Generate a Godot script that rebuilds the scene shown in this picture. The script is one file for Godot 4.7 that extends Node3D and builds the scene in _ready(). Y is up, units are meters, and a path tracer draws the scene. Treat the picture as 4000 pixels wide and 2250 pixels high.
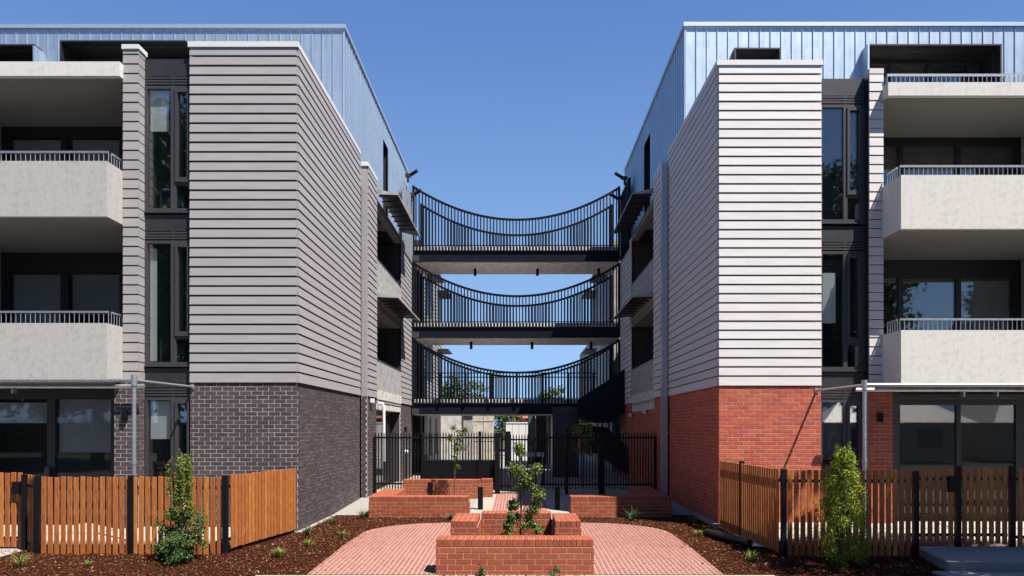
extends Node3D
# Two apartment buildings either side of a gated courtyard with three sagging footbridges. y up, metres; eye at (0, EYE, 0) looking along -z.

const EYE := 2.15
const LENS := 2800.0          # pixels of a 4000 px wide picture
var M := {}
var TEX := {}
var counts := {}
var brick_cache := {}
var rng := RandomNumberGenerator.new()


class MB:
	var v := PackedVector3Array()
	var n := PackedVector3Array()
	var c := PackedColorArray()
	var tint := Color(1, 1, 1)

	func tri(a: Vector3, b: Vector3, d: Vector3, nrm: Vector3) -> void:
		v.append(a); v.append(d); v.append(b)
		for i in 3:
			n.append(nrm); c.append(tint)

	func quad(a: Vector3, b: Vector3, d: Vector3, e: Vector3) -> void:   # counter-clockwise from outside
		var nrm := (b - a).cross(e - a)
		if nrm.length_squared() < 1e-14:
			nrm = (d - b).cross(e - b)
		nrm = nrm.normalized()
		tri(a, b, d, nrm); tri(a, d, e, nrm)

	func box(a: Vector3, b: Vector3) -> void:
		var lo := Vector3(minf(a.x, b.x), minf(a.y, b.y), minf(a.z, b.z))
		var hi := Vector3(maxf(a.x, b.x), maxf(a.y, b.y), maxf(a.z, b.z))
		obox((lo + hi) / 2.0, Vector3((hi.x - lo.x) / 2.0, 0, 0), Vector3(0, (hi.y - lo.y) / 2.0, 0), Vector3(0, 0, (hi.z - lo.z) / 2.0))

	func obox(o: Vector3, x: Vector3, y: Vector3, z: Vector3) -> void:
		quad(o - x - y + z, o + x - y + z, o + x + y + z, o - x + y + z)
		quad(o + x - y - z, o - x - y - z, o - x + y - z, o + x + y - z)
		quad(o + x - y + z, o + x - y - z, o + x + y - z, o + x + y + z)
		quad(o - x - y - z, o - x - y + z, o - x + y + z, o - x + y - z)
		quad(o - x + y + z, o + x + y + z, o + x + y - z, o - x + y - z)
		quad(o - x - y - z, o + x - y - z, o + x - y + z, o - x - y + z)

	func cbox(h: Vector3, b: float, at := Vector3.ZERO) -> void:   # chamfered box, half sizes h
		var s := [-1.0, 1.0]
		var pt := func(sx: float, sy: float, sz: float, ax: int) -> Vector3:
			var p := Vector3(sx * h.x, sy * h.y, sz * h.z)
			if ax != 0: p.x -= sx * b
			if ax != 1: p.y -= sy * b
			if ax != 2: p.z -= sz * b
			return p + at
		for k in s:
			_face(pt.call(k, -1, -1, 0), pt.call(k, 1, -1, 0), pt.call(k, 1, 1, 0), pt.call(k, -1, 1, 0), Vector3(k, 0, 0))
			_face(pt.call(-1, k, -1, 1), pt.call(1, k, -1, 1), pt.call(1, k, 1, 1), pt.call(-1, k, 1, 1), Vector3(0, k, 0))
			_face(pt.call(-1, -1, k, 2), pt.call(1, -1, k, 2), pt.call(1, 1, k, 2), pt.call(-1, 1, k, 2), Vector3(0, 0, k))
			for j in s:
				_face(pt.call(-1, k, j, 1), pt.call(1, k, j, 1), pt.call(1, k, j, 2), pt.call(-1, k, j, 2), Vector3(0, k, j))
				_face(pt.call(k, -1, j, 0), pt.call(k, 1, j, 0), pt.call(k, 1, j, 2), pt.call(k, -1, j, 2), Vector3(k, 0, j))
				_face(pt.call(k, j, -1, 0), pt.call(k, j, 1, 0), pt.call(k, j, 1, 1), pt.call(k, j, -1, 1), Vector3(k, j, 0))
				for i in s:
					var nn := Vector3(i, j, k).normalized()
					var p: Vector3 = pt.call(i, j, k, 0)
					var q: Vector3 = pt.call(i, j, k, 1)
					var r: Vector3 = pt.call(i, j, k, 2)
					if (q - p).cross(r - p).dot(nn) < 0:
						tri(p, r, q, nn)
					else:
						tri(p, q, r, nn)

	func _face(a: Vector3, b: Vector3, d: Vector3, e: Vector3, out: Vector3) -> void:
		if (b - a).cross(e - a).dot(out) < 0:
			quad(a, e, d, b)
		else:
			quad(a, b, d, e)

	func bar(p: Vector3, q: Vector3, w: float, t: float, side := Vector3.ZERO) -> void:
		var d := (q - p)
		var ax := side if side != Vector3.ZERO else (Vector3.RIGHT if absf(d.normalized().x) < 0.9 else Vector3.BACK)
		var a := d.cross(ax).normalized()
		var b := a.cross(d).normalized()
		obox((p + q) / 2.0, b * w / 2.0, a * t / 2.0, (-d / 2.0) if b.cross(a).dot(d) < 0 else d / 2.0)

	func tube(pts: Array, r, sides := 8, cap := true) -> void:
		var rings := []
		for i in pts.size():
			var p: Vector3 = pts[i]
			var d: Vector3 = (pts[mini(i + 1, pts.size() - 1)] - pts[maxi(i - 1, 0)]).normalized()
			var ax := Vector3.UP if absf(d.y) < 0.9 else Vector3.RIGHT
			var a := d.cross(ax).normalized()
			var b := d.cross(a).normalized()
			var rad: float = r if r is float else r[i]
			var ring := []
			for k in sides:
				var t := TAU * k / sides
				var o := a * cos(t) + b * sin(t)
				ring.append([p + o * rad, o])
			rings.append(ring)
		for i in rings.size() - 1:
			for k in sides:
				var k2 := (k + 1) % sides
				var A = rings[i][k]; var B = rings[i][k2]; var C = rings[i + 1][k2]; var D = rings[i + 1][k]
				if (B[0] - A[0]).cross(D[0] - A[0]).dot(A[1]) > 0:
					v.append_array([A[0], C[0], B[0], A[0], D[0], C[0]])
					n.append_array([A[1], C[1], B[1], A[1], D[1], C[1]])
				else:
					v.append_array([A[0], B[0], C[0], A[0], C[0], D[0]])
					n.append_array([A[1], B[1], C[1], A[1], C[1], D[1]])
				for q in 6: c.append(tint)
		if cap:
			for e in [0, rings.size() - 1]:
				var mid: Vector3 = pts[e]
				var o: Vector3 = (pts[0] - pts[1]).normalized() if e == 0 else (pts[-1] - pts[-2]).normalized()
				for k in sides:
					var A: Vector3 = rings[e][k][0]
					var B: Vector3 = rings[e][(k + 1) % sides][0]
					if (A - mid).cross(B - mid).dot(o) < 0:
						tri(mid, B, A, o)
					else:
						tri(mid, A, B, o)

	# weatherboard: a wedge from p to q along the wall, thick at its foot
	func board(p: Vector3, q: Vector3, out: Vector3, h: float, foot: float, top: float) -> void:
		var u := Vector3.UP * h
		var k := 0.004
		var pts := [Vector3.ZERO, out * (foot - k), out * foot + Vector3.UP * k, out * top + u, u]
		for i in 4:
			_face(p + pts[i], q + pts[i], q + pts[i + 1], p + pts[i + 1], -Vector3.UP if i == 0 else (out - Vector3.UP if i == 1 else (out if i == 2 else Vector3.UP)))
		for e in [[p, (p - q)], [q, (q - p)]]:
			_face(e[0] + pts[0], e[0] + pts[1], e[0] + pts[3], e[0] + pts[4], e[1])
			tri(e[0] + pts[1], e[0] + pts[2], e[0] + pts[3], (e[1] as Vector3).normalized())

	# a plate in the xy plane facing +z with rectangular holes [x0, x1, y0, y1]
	func plate(x0: float, x1: float, y0: float, y1: float, z: float, depth: float, holes: Array) -> void:
		var xs := [x0, x1]
		var ys := [y0, y1]
		for h in holes:
			xs.append_array([clampf(h[0], x0, x1), clampf(h[1], x0, x1)]); ys.append_array([clampf(h[2], y0, y1), clampf(h[3], y0, y1)])
		xs.sort(); ys.sort()
		for i in xs.size() - 1:
			if xs[i + 1] - xs[i] < 1e-4: continue
			for j in ys.size() - 1:
				if ys[j + 1] - ys[j] < 1e-4: continue
				var cx: float = (xs[i] + xs[i + 1]) / 2.0
				var cy: float = (ys[j] + ys[j + 1]) / 2.0
				var open := false
				for h in holes:
					if cx > h[0] and cx < h[1] and cy > h[2] and cy < h[3]: open = true
				if not open:
					quad(Vector3(xs[i], ys[j], z), Vector3(xs[i + 1], ys[j], z), Vector3(xs[i + 1], ys[j + 1], z), Vector3(xs[i], ys[j + 1], z))
					quad(Vector3(xs[i + 1], ys[j], z - depth), Vector3(xs[i], ys[j], z - depth), Vector3(xs[i], ys[j + 1], z - depth), Vector3(xs[i + 1], ys[j + 1], z - depth))
		var b := z - depth
		quad(Vector3(x0, y0, b), Vector3(x0, y0, z), Vector3(x0, y1, z), Vector3(x0, y1, b))
		quad(Vector3(x1, y0, z), Vector3(x1, y0, b), Vector3(x1, y1, b), Vector3(x1, y1, z))
		quad(Vector3(x0, y1, z), Vector3(x1, y1, z), Vector3(x1, y1, b), Vector3(x0, y1, b))
		quad(Vector3(x0, y0, b), Vector3(x1, y0, b), Vector3(x1, y0, z), Vector3(x0, y0, z))
		for h in holes:
			quad(Vector3(h[0], h[2], z), Vector3(h[0], h[2], b), Vector3(h[0], h[3], b), Vector3(h[0], h[3], z))
			quad(Vector3(h[1], h[2], b), Vector3(h[1], h[2], z), Vector3(h[1], h[3], z), Vector3(h[1], h[3], b))
			quad(Vector3(h[0], h[3], b), Vector3(h[1], h[3], b), Vector3(h[1], h[3], z), Vector3(h[0], h[3], z))
			quad(Vector3(h[0], h[2], z), Vector3(h[1], h[2], z), Vector3(h[1], h[2], b), Vector3(h[0], h[2], b))

	# polygon (xy, counter-clockwise from +z) pushed back by depth
	func slab_xy(pts: Array, z: float, depth: float) -> void:
		var flat := PackedVector2Array(pts)
		var idx := Geometry2D.triangulate_polygon(flat)
		for i in range(0, idx.size(), 3):
			var a := Vector3(flat[idx[i]].x, flat[idx[i]].y, z)
			var b := Vector3(flat[idx[i + 1]].x, flat[idx[i + 1]].y, z)
			var d := Vector3(flat[idx[i + 2]].x, flat[idx[i + 2]].y, z)
			if (b - a).cross(d - a).z < 0:
				var t := b; b = d; d = t
			tri(a, b, d, Vector3.BACK)
			var o := Vector3(0, 0, -depth)
			tri(a + o, d + o, b + o, Vector3.FORWARD)
		for i in flat.size():
			var p := flat[i]
			var q := flat[(i + 1) % flat.size()]
			quad(Vector3(p.x, p.y, z - depth), Vector3(q.x, q.y, z - depth), Vector3(q.x, q.y, z), Vector3(p.x, p.y, z))

	func mesh() -> ArrayMesh:
		var a := []
		a.resize(Mesh.ARRAY_MAX)
		a[Mesh.ARRAY_VERTEX] = v; a[Mesh.ARRAY_NORMAL] = n; a[Mesh.ARRAY_COLOR] = c
		var m := ArrayMesh.new()
		m.add_surface_from_arrays(Mesh.PRIMITIVE_TRIANGLES, a)
		return m


# ---------------------------------------------------------------- helpers
func numbered(parent: Node, called: String) -> String:
	var key := str(parent.get_instance_id()) + called
	var k: int = counts.get(key, 0)
	counts[key] = k + 1
	return called if k == 0 else "%s_%03d" % [called, k]

func thing(called: String, label: String, category: String, at := Vector3.ZERO, group := "") -> Node3D:
	var o := Node3D.new()
	o.name = numbered(self, called)
	add_child(o)
	o.position = at
	tag(o, label, category, group)
	return o

func tag(o: Node, label: String, category: String, group := "") -> void:
	o.set_meta("label", label)
	o.set_meta("category", category)
	if group: o.set_meta("group", group)

func put(called: String, mesh: Mesh, m: Material, parent: Node, t := Transform3D()) -> MeshInstance3D:
	var o := MeshInstance3D.new()
	o.name = numbered(parent, called)
	o.mesh = mesh
	o.material_override = m
	o.transform = t
	parent.add_child(o)
	return o

func obj(called: String, b: MB, m: Material, parent: Node = self, at := Vector3.ZERO) -> MeshInstance3D:
	return put(called, b.mesh(), m, parent, Transform3D(Basis(), at))

func part_node(called: String, parent: Node) -> Node3D:
	var o := Node3D.new()
	o.name = numbered(parent, called)
	parent.add_child(o)
	return o

func struct(called: String, b: MB, m: Material) -> MeshInstance3D:
	var o := obj(called, b, m)
	o.set_meta("kind", "structure")
	return o

func stuff(o: Node) -> Node:
	o.set_meta("kind", "stuff")
	return o

func bx(called: String, a: Vector3, b: Vector3, m: Material, parent: Node = self) -> MeshInstance3D:
	var k := MB.new()
	k.box(a, b)
	return obj(called, k, m, parent)

func noise_image(w: int, h: int, freq: float, octaves: int, lo: float, hi: float, seed_: int, stretch := Vector2i(0, 0), gamma := 1.0) -> Image:
	var f := FastNoiseLite.new()
	f.seed = seed_; f.frequency = freq; f.fractal_octaves = octaves
	f.noise_type = FastNoiseLite.TYPE_SIMPLEX_SMOOTH
	var im := f.get_seamless_image(w, h)
	im.convert(Image.FORMAT_L8)
	var d := im.get_data()
	for i in d.size():
		d[i] = int(255.0 * clampf(lo + (hi - lo) * pow(d[i] / 255.0, gamma), 0, 1))
	im = Image.create_from_data(w, h, false, Image.FORMAT_L8, d)
	if stretch != Vector2i(0, 0):
		im.resize(stretch.x, stretch.y, Image.INTERPOLATE_CUBIC)
	return im

func tex(im: Image) -> ImageTexture:
	return ImageTexture.create_from_image(im)

func mat(lin: Color, rough := 0.8, o := {}) -> StandardMaterial3D:
	var m := StandardMaterial3D.new()
	var s := lin.linear_to_srgb()
	s.a = lin.a
	m.albedo_color = s
	m.roughness = rough
	m.metallic = o.get("metal", 0.0)
	m.metallic_specular = o.get("spec", 0.5)
	m.uv1_triplanar = true
	m.uv1_world_triplanar = true
	m.uv1_scale = Vector3.ONE * o.get("scale", 1.0)
	if o.has("tex"): m.albedo_texture = TEX[o.tex]
	if o.has("rtex"): m.roughness_texture = TEX[o.rtex]
	if o.has("bump"):
		m.heightmap_enabled = true
		m.heightmap_texture = TEX[o.bump]
		m.heightmap_scale = o.get("bump_cm", 0.2)
	if o.get("vc", false): m.vertex_color_use_as_albedo = true
	if o.has("back"):
		m.backlight_enabled = true
		m.backlight = (o.back as Color).linear_to_srgb()
	return m

func glass(a: float, spec: float, lin := Color(0.02, 0.03, 0.035)) -> StandardMaterial3D:
	var m := StandardMaterial3D.new()
	m.transparency = BaseMaterial3D.TRANSPARENCY_ALPHA
	m.albedo_color = Color(lin.linear_to_srgb(), a)
	m.roughness = 0.02
	m.metallic_specular = spec
	return m

func materials() -> void:
	TEX.fine = tex(noise_image(256, 256, 0.06, 4, 0.72, 1.06, 1))
	TEX.blotch = tex(noise_image(256, 256, 0.03, 5, 0.94, 1.02, 2))
	TEX.stain = tex(noise_image(256, 256, 0.02, 4, 0.82, 1.06, 8))
	TEX.wood = tex(noise_image(256, 24, 0.05, 4, 0.74, 1.08, 3, Vector2i(256, 384)))
	TEX.lath = tex(noise_image(24, 256, 0.05, 3, 0.95, 1.02, 4, Vector2i(384, 256)))
	TEX.metal = tex(noise_image(256, 16, 0.03, 3, 0.93, 1.03, 5, Vector2i(256, 512)))
	TEX.metal_rough = tex(noise_image(128, 128, 0.03, 3, 0.9, 1.0, 6))
	TEX.speck = tex(noise_image(256, 256, 0.12, 2, 0.4, 1.3, 7))
	var fa := noise_image(256, 256, 0.035, 4, 0.9, 1.06, 21)
	var fb := noise_image(256, 12, 0.08, 3, 0.93, 1.04, 22, Vector2i(256, 256))
	var fc := noise_image(256, 256, 0.25, 2, 0.9, 1.05, 23)
	var fd := fa.get_data()
	var fe := fb.get_data()
	var ff := fc.get_data()
	for i in fd.size():
		fd[i] = int(clampf(fd[i] / 255.0 * (fe[i] / 255.0) * (ff[i] / 255.0) * 1.08, 0, 1) * 255.0)
	TEX.cast = tex(Image.create_from_data(256, 256, false, Image.FORMAT_L8, fd))
	M.mortar_dark = mat(Color(0.42, 0.395, 0.395), 0.95, {"tex": "fine", "scale": 2.0})
	M.mortar_red = mat(Color(0.44, 0.29, 0.235), 0.95, {"tex": "fine", "scale": 2.0})
	M.mortar_pale = mat(Color(0.36, 0.24, 0.17), 0.95, {"tex": "fine", "scale": 2.0})
	var brick_opt := {"tex": "fine", "scale": 3.0, "bump": "speck", "bump_cm": 0.06}
	M.dark_bricks = []
	for k in [[0.0483, 0.0370, 0.0404], [0.0611, 0.0455, 0.0488], [0.0417, 0.0337, 0.0396], [0.0723, 0.0523, 0.0539], [0.0556, 0.0370, 0.0421]]:
		M.dark_bricks.append(mat(Color(k[0], k[1], k[2]), 0.75, brick_opt))
	M.red_bricks = []
	for k in [[0.3873, 0.0746, 0.0376], [0.4291, 0.0863, 0.0376], [0.3558, 0.0643, 0.0376], [0.4604, 0.1020, 0.0440], [0.4081, 0.0721, 0.0426]]:
		M.red_bricks.append(mat(Color(k[0], k[1], k[2]), 0.8, brick_opt))
	M.seat_bricks = []
	for k in [[0.2741, 0.0574, 0.0183], [0.2984, 0.0673, 0.0211], [0.2558, 0.0499, 0.0171], [0.3106, 0.0773, 0.0252], [0.2862, 0.0599, 0.0223]]:
		M.seat_bricks.append(mat(Color(k[0], k[1], k[2]), 0.85, brick_opt))
	M.paver_bricks = []
	for k in [[0.2613, 0.1108, 0.0849], [0.2764, 0.1222, 0.0958], [0.2463, 0.0995, 0.0784], [0.2664, 0.1176, 0.0849]]:
		M.paver_bricks.append(mat(Color(k[0], k[1], k[2]), 0.9, {"tex": "fine", "scale": 4.0, "bump": "speck", "bump_cm": 0.15}))
	M.any_brick = mat(Color(1, 1, 1), 0.8, {"vc": true, "tex": "fine", "scale": 3.0, "bump": "speck", "bump_cm": 0.12})
	M.sand = mat(Color(0.42, 0.27, 0.225), 0.95, {"tex": "fine", "scale": 5.0})
	M.grey_board = mat(Color(0.240, 0.233, 0.240), 0.65, {"tex": "lath", "scale": 0.8})
	M.white_board = mat(Color(0.455, 0.448, 0.450), 0.65, {"tex": "lath", "scale": 0.8})
	M.cap_white = mat(Color(0.5, 0.51, 0.52), 0.5)
	M.zinc = mat(Color(0.43, 0.52, 0.61), 0.42, {"metal": 0.75, "tex": "metal", "scale": 0.7, "rtex": "metal_rough"})
	M.zinc_cap = mat(Color(0.48, 0.56, 0.64), 0.38, {"metal": 0.7})
	M.charcoal = mat(Color(0.020, 0.020, 0.025), 0.45, {"tex": "stain", "scale": 0.6})
	M.frame_grey = mat(Color(0.034, 0.034, 0.038), 0.4)
	M.frame_dark = mat(Color(0.014, 0.014, 0.017), 0.45)
	M.black_steel = mat(Color(0.006, 0.006, 0.008), 0.4, {"spec": 0.25})
	M.navy_steel = mat(Color(0.006, 0.007, 0.013), 0.45, {"spec": 0.25})
	M.concrete = mat(Color(0.325, 0.32, 0.31), 0.85, {"tex": "cast", "scale": 0.7, "bump": "fine", "bump_cm": 0.15})
	M.concrete_warm = mat(Color(0.485, 0.478, 0.455), 0.85, {"tex": "cast", "scale": 0.7, "bump": "fine", "bump_cm": 0.15})
	M.concrete_pale = mat(Color(0.25, 0.235, 0.205), 0.9, {"tex": "blotch", "scale": 0.8, "bump": "fine", "bump_cm": 0.15})
	M.concrete_path = mat(Color(0.21, 0.20, 0.18), 0.9, {"tex": "blotch", "scale": 0.7, "bump": "fine", "bump_cm": 0.15})
	M.paver_pale = mat(Color(0.34, 0.32, 0.285), 0.9, {"tex": "stain", "scale": 1.2})
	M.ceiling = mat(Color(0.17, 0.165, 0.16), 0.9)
	M.soffit = mat(Color(0.72, 0.69, 0.65), 0.85, {"tex": "stain", "scale": 0.5})
	M.render_grey = mat(Color(0.29, 0.29, 0.29), 0.85, {"tex": "stain", "scale": 0.5})
	M.steel = mat(Color(0.52, 0.54, 0.57), 0.32, {"metal": 0.85, "tex": "stain", "scale": 2.0})
	M.galv = mat(Color(0.45, 0.47, 0.5), 0.4, {"metal": 0.8, "tex": "stain", "scale": 3.0})
	M.white = mat(Color(0.55, 0.55, 0.55), 0.5)
	M.blind = mat(Color(0.48, 0.54, 0.52), 0.8, {"back": Color(0.1, 0.1, 0.1)})
	M.blind_grey = mat(Color(0.13, 0.16, 0.19), 0.8)
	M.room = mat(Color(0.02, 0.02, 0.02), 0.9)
	M.pane = glass(0.005, 0.6, Color(0.3, 0.4, 0.5))
	M.pane_tall = glass(0.004, 0.6, Color(0.1, 0.2, 0.3))
	M.pane_dark = glass(0.45, 0.8, Color(0.008, 0.01, 0.012))
	M.woods = []
	for k in [[0.3430, 0.1107, 0.0183], [0.3087, 0.0926, 0.0153], [0.3842, 0.1375, 0.0244], [0.2813, 0.0807, 0.0142], [0.3636, 0.1196, 0.0193], [0.3224, 0.0987, 0.0183]]:
		M.woods.append(mat(Color(k[0], k[1], k[2]), 0.7, {"tex": "wood", "scale": 2.2, "bump": "wood", "bump_cm": 0.05}))
	M.mulch_base = mat(Color(0.04, 0.016, 0.009), 1.0, {"spec": 0.1, "tex": "speck", "scale": 3.0, "bump": "speck", "bump_cm": 1.5})
	M.chip = mat(Color(1, 1, 1), 0.95, {"vc": true, "spec": 0.1})
	M.asphalt = mat(Color(0.05, 0.05, 0.05), 0.95, {"tex": "fine", "scale": 2.0})
	M.lawn = mat(Color(0.035, 0.05, 0.015), 1.0, {"tex": "speck", "scale": 1.0})
	M.leaf = mat(Color(1, 1, 1), 0.65, {"vc": true, "spec": 0.3, "back": Color(0.05, 0.07, 0.012)})
	M.bark = mat(Color(0.085, 0.066, 0.05), 0.95, {"tex": "wood", "scale": 3.0})
	M.drain = mat(Color(0.012, 0.012, 0.013), 0.35)
	M.cream = mat(Color(0.44, 0.40, 0.33), 0.85, {"tex": "stain", "scale": 0.4})
	M.off_white = mat(Color(0.48, 0.47, 0.45), 0.85, {"tex": "stain", "scale": 0.4})
	M.roof_pale = mat(Color(0.42, 0.44, 0.44), 0.5, {"tex": "stain", "scale": 0.4})
	M.dark_wall = mat(Color(0.035, 0.031, 0.034), 0.85, {"tex": "fine", "scale": 1.0})
	M.lens_glass = mat(Color(0.02, 0.02, 0.025), 0.1)
	M.recess = mat(Color(0.30, 0.285, 0.27), 0.9)
	M.lime_bloom = mat(Color(0.30, 0.26, 0.22), 0.95)


# ground: level near the camera, rising a little towards the gate
func gy(z: float) -> float:
	var d := -z
	if d < 13.0: return lerpf(-0.08, 0.0, clampf((d - 10.5) / 2.5, 0, 1))
	return lerpf(0.0, 0.15, clampf((d - 17.0) / 4.5, 0, 1))


# ---------------------------------------------------------------- bricks
# one brick, front face towards +z, centred; sizes rounded so that alike bricks share a mesh
func brick_mesh(l: float, h: float, dp: float) -> Mesh:
	var key := Vector3i(int(round(l * 500)), int(round(h * 500)), int(round(dp * 500)))
	if not brick_cache.has(key):
		var b := MB.new()
		b.cbox(Vector3(key.x / 1000.0, key.y / 1000.0, key.z / 1000.0), 0.004)
		brick_cache[key] = b.mesh()
	return brick_cache[key]

# stretcher bond on a plane: o = lower start corner of the face, u along it, out its normal. single(row_y, s) says which bricks are parts; the rest is joined
func brick_face(parent: Node, o: Vector3, u: Vector3, out: Vector3, length: float, rows: int, palette: Array, single: Callable, mortar: Material, core := 0.08, shift := 0.0) -> void:
	var rest := MB.new()
	var up := Vector3.UP
	var basis := Basis(u, up, out) if u.cross(up).dot(out) > 0 else Basis(-u, up, out)
	var any := false
	for r in rows:
		var s := -0.12 * (r % 2) - shift
		while s < length - 0.02:
			var a := maxf(s, 0.0)
			var b := minf(s + 0.23, length)
			s += 0.24
			if b - a < 0.03: continue
			var mid := o + u * (a + b) / 2.0 + up * (r * 0.086 + 0.043) + out * (rng.randf_range(-0.001, 0.0015) - 0.0225)
			var m: Material = palette[rng.randi() % palette.size()]
			if single.call(r * 0.086, a):
				put("brick", brick_mesh(b - a, 0.076, 0.05), m, parent, Transform3D(basis, mid))
			else:
				any = true
				var q: Color = (m as StandardMaterial3D).albedo_color.srgb_to_linear()
				rest.tint = q * rng.randf_range(0.9, 1.12)
				var hx := u * (b - a) / 2.0
				var hy := up * 0.038
				var hz := out * 0.025
				var f := mid + hz
				rest._face(f - hx - hy, f + hx - hy, f + hx + hy, f - hx + hy, out)
				rest._face(f - hx + hy, f + hx + hy, f + hx + hy - hz, f - hx + hy - hz, up)
				rest._face(f - hx - hy, f + hx - hy, f + hx - hy - hz, f - hx - hy - hz, -up)
				rest._face(f - hx - hy, f - hx + hy, f - hx + hy - hz, f - hx - hy - hz, -u)
				rest._face(f + hx - hy, f + hx + hy, f + hx + hy - hz, f + hx - hy - hz, u)
	if any:
		stuff(obj("small_bricks", rest, M.any_brick, parent))
	var k := MB.new()
	var top := up * (rows * 0.086)
	var back := out * -core
	var face := out * -0.001
	o += u * 0.006
	length -= 0.012
	k._face(o + face, o + u * length + face, o + u * length + top + face, o + top + face, out)
	k._face(o + top + face, o + u * length + top + face, o + u * length + top + back, o + top + back, up)
	k._face(o + face, o + top + face, o + top + back, o + back, -u)
	k._face(o + u * length + face, o + u * length + top + face, o + u * length + top + back, o + u * length + back, u)
	obj("mortar", k, mortar, parent)

# low garden wall with a rowlock cap; x0..x1, z0 (front) .. z1 (back). long_x: caps lie across x runs
func seat_wall(called: String, label: String, x0: float, x1: float, z0: float, z1: float, top: float, base: float, group: String, rowlock_along_x := true) -> Node3D:
	var t := thing(called, label, "wall", Vector3.ZERO, group)
	var courses := int(ceil((top - 0.12 - base) / 0.086))
	var y0 := top - 0.12 - courses * 0.086
	var always := func(_a, _b): return true
	var front := part_node("front_face", t)
	brick_face(front, Vector3(x0, y0, z0), Vector3.RIGHT, Vector3.BACK, x1 - x0, courses, M.seat_bricks, always, M.mortar_pale, 0.1, 0.06)
	var never := func(_a, _b): return false
	var side := part_node("side_face", t)
	brick_face(side, Vector3(x1, y0, z0), Vector3.FORWARD, Vector3.RIGHT, z0 - z1, courses, M.seat_bricks, never, M.mortar_pale, 0.1, 0.12)
	side = part_node("side_face", t)
	brick_face(side, Vector3(x0, y0, z1), Vector3.BACK, Vector3.LEFT, z0 - z1, courses, M.seat_bricks, never, M.mortar_pale, 0.1, 0.12)
	side = part_node("back_face", t)
	brick_face(side, Vector3(x1, y0, z1), Vector3.LEFT, Vector3.FORWARD, x1 - x0, courses, M.seat_bricks, never, M.mortar_pale, 0.1, 0.0)
	var k := MB.new()
	k.box(Vector3(x0 + 0.012, y0, z0 - 0.012), Vector3(x1 - 0.012, top - 0.008, z1 + 0.012))
	obj("mortar_bed", k, M.mortar_pale, t)
	var cap := part_node("cap", t)
	var run := (x1 - x0) if rowlock_along_x else (z0 - z1)
	var wide := (z0 - z1) if rowlock_along_x else (x1 - x0)
	var deep := maxi(1, int(round(wide / 0.235)))
	var cnt := int(round(run / 0.087))
	var pitch := run / cnt
	var dl := wide / deep
	for i in cnt:
		for j in deep:
			var m: Material = M.seat_bricks[rng.randi() % 5]
			var jit := Vector3(0, rng.randf_range(-0.002, 0.002), 0)
			var msh: Mesh = brick_mesh(pitch - 0.011, 0.11, dl - (0.002 if j < deep - 1 else 0.0))
			if rowlock_along_x:
				put("brick", msh, m, cap, Transform3D(Basis(), Vector3(x0 + (i + 0.5) * pitch, top - 0.055, z0 - (j + 0.5) * dl) + jit))
			else:
				put("brick", msh, m, cap, Transform3D(Basis(Vector3.UP, PI / 2), Vector3(x0 + (j + 0.5) * dl, top - 0.055, z0 - (i + 0.5) * pitch) + jit))
	return t


# ---------------------------------------------------------------- building pieces
var variants := {}
func toned(m: Material, i: int) -> Material:
	var key := str(m.get_instance_id()) + "_" + str(i)
	if not variants.has(key):
		var d: StandardMaterial3D = m.duplicate()
		var k: float = [1.0, 0.965, 1.03, 0.985][i]
		var q := d.albedo_color.srgb_to_linear()
		d.albedo_color = Color(q.r * k, q.g * k, q.b * k * 1.002).linear_to_srgb()
		d.uv1_offset = Vector3(0.37, 0.21, 0.53) * i
		variants[key] = d
	return variants[key]

func boards(parent: Node, p: Vector3, q: Vector3, out: Vector3, top: float, m: Material, called := "weatherboard") -> void:
	var n := int(round((top - p.y) / 0.196))
	var h := (top - p.y) / n
	var gap := 0.022 if m == M.white_board else 0.028
	for i in n:
		var b := MB.new()
		var e := 0.001 * (rng.randf() - 0.5)
		b.board(Vector3(0, gap if i > 0 else 0.0, 0), q - p + Vector3(0, gap if i > 0 else 0.0, 0), out, h - (gap if i > 0 else 0.0), 0.040 + e, 0.025 + e)
		obj(called, b, toned(m, rng.randi() % 4), parent, p + Vector3.UP * (i * h))

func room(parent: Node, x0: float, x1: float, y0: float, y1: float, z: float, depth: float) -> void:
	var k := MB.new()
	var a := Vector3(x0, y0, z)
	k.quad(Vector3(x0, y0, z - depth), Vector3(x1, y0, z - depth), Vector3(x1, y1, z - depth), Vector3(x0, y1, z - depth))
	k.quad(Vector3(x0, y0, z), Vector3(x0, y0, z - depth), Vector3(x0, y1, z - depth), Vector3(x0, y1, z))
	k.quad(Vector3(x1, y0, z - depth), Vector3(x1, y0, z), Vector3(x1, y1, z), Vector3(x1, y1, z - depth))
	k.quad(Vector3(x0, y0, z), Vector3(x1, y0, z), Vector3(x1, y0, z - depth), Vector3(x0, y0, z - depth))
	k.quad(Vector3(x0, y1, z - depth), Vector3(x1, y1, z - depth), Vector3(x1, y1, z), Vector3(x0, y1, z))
	obj("interior_wall", k, M.room, parent)

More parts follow.
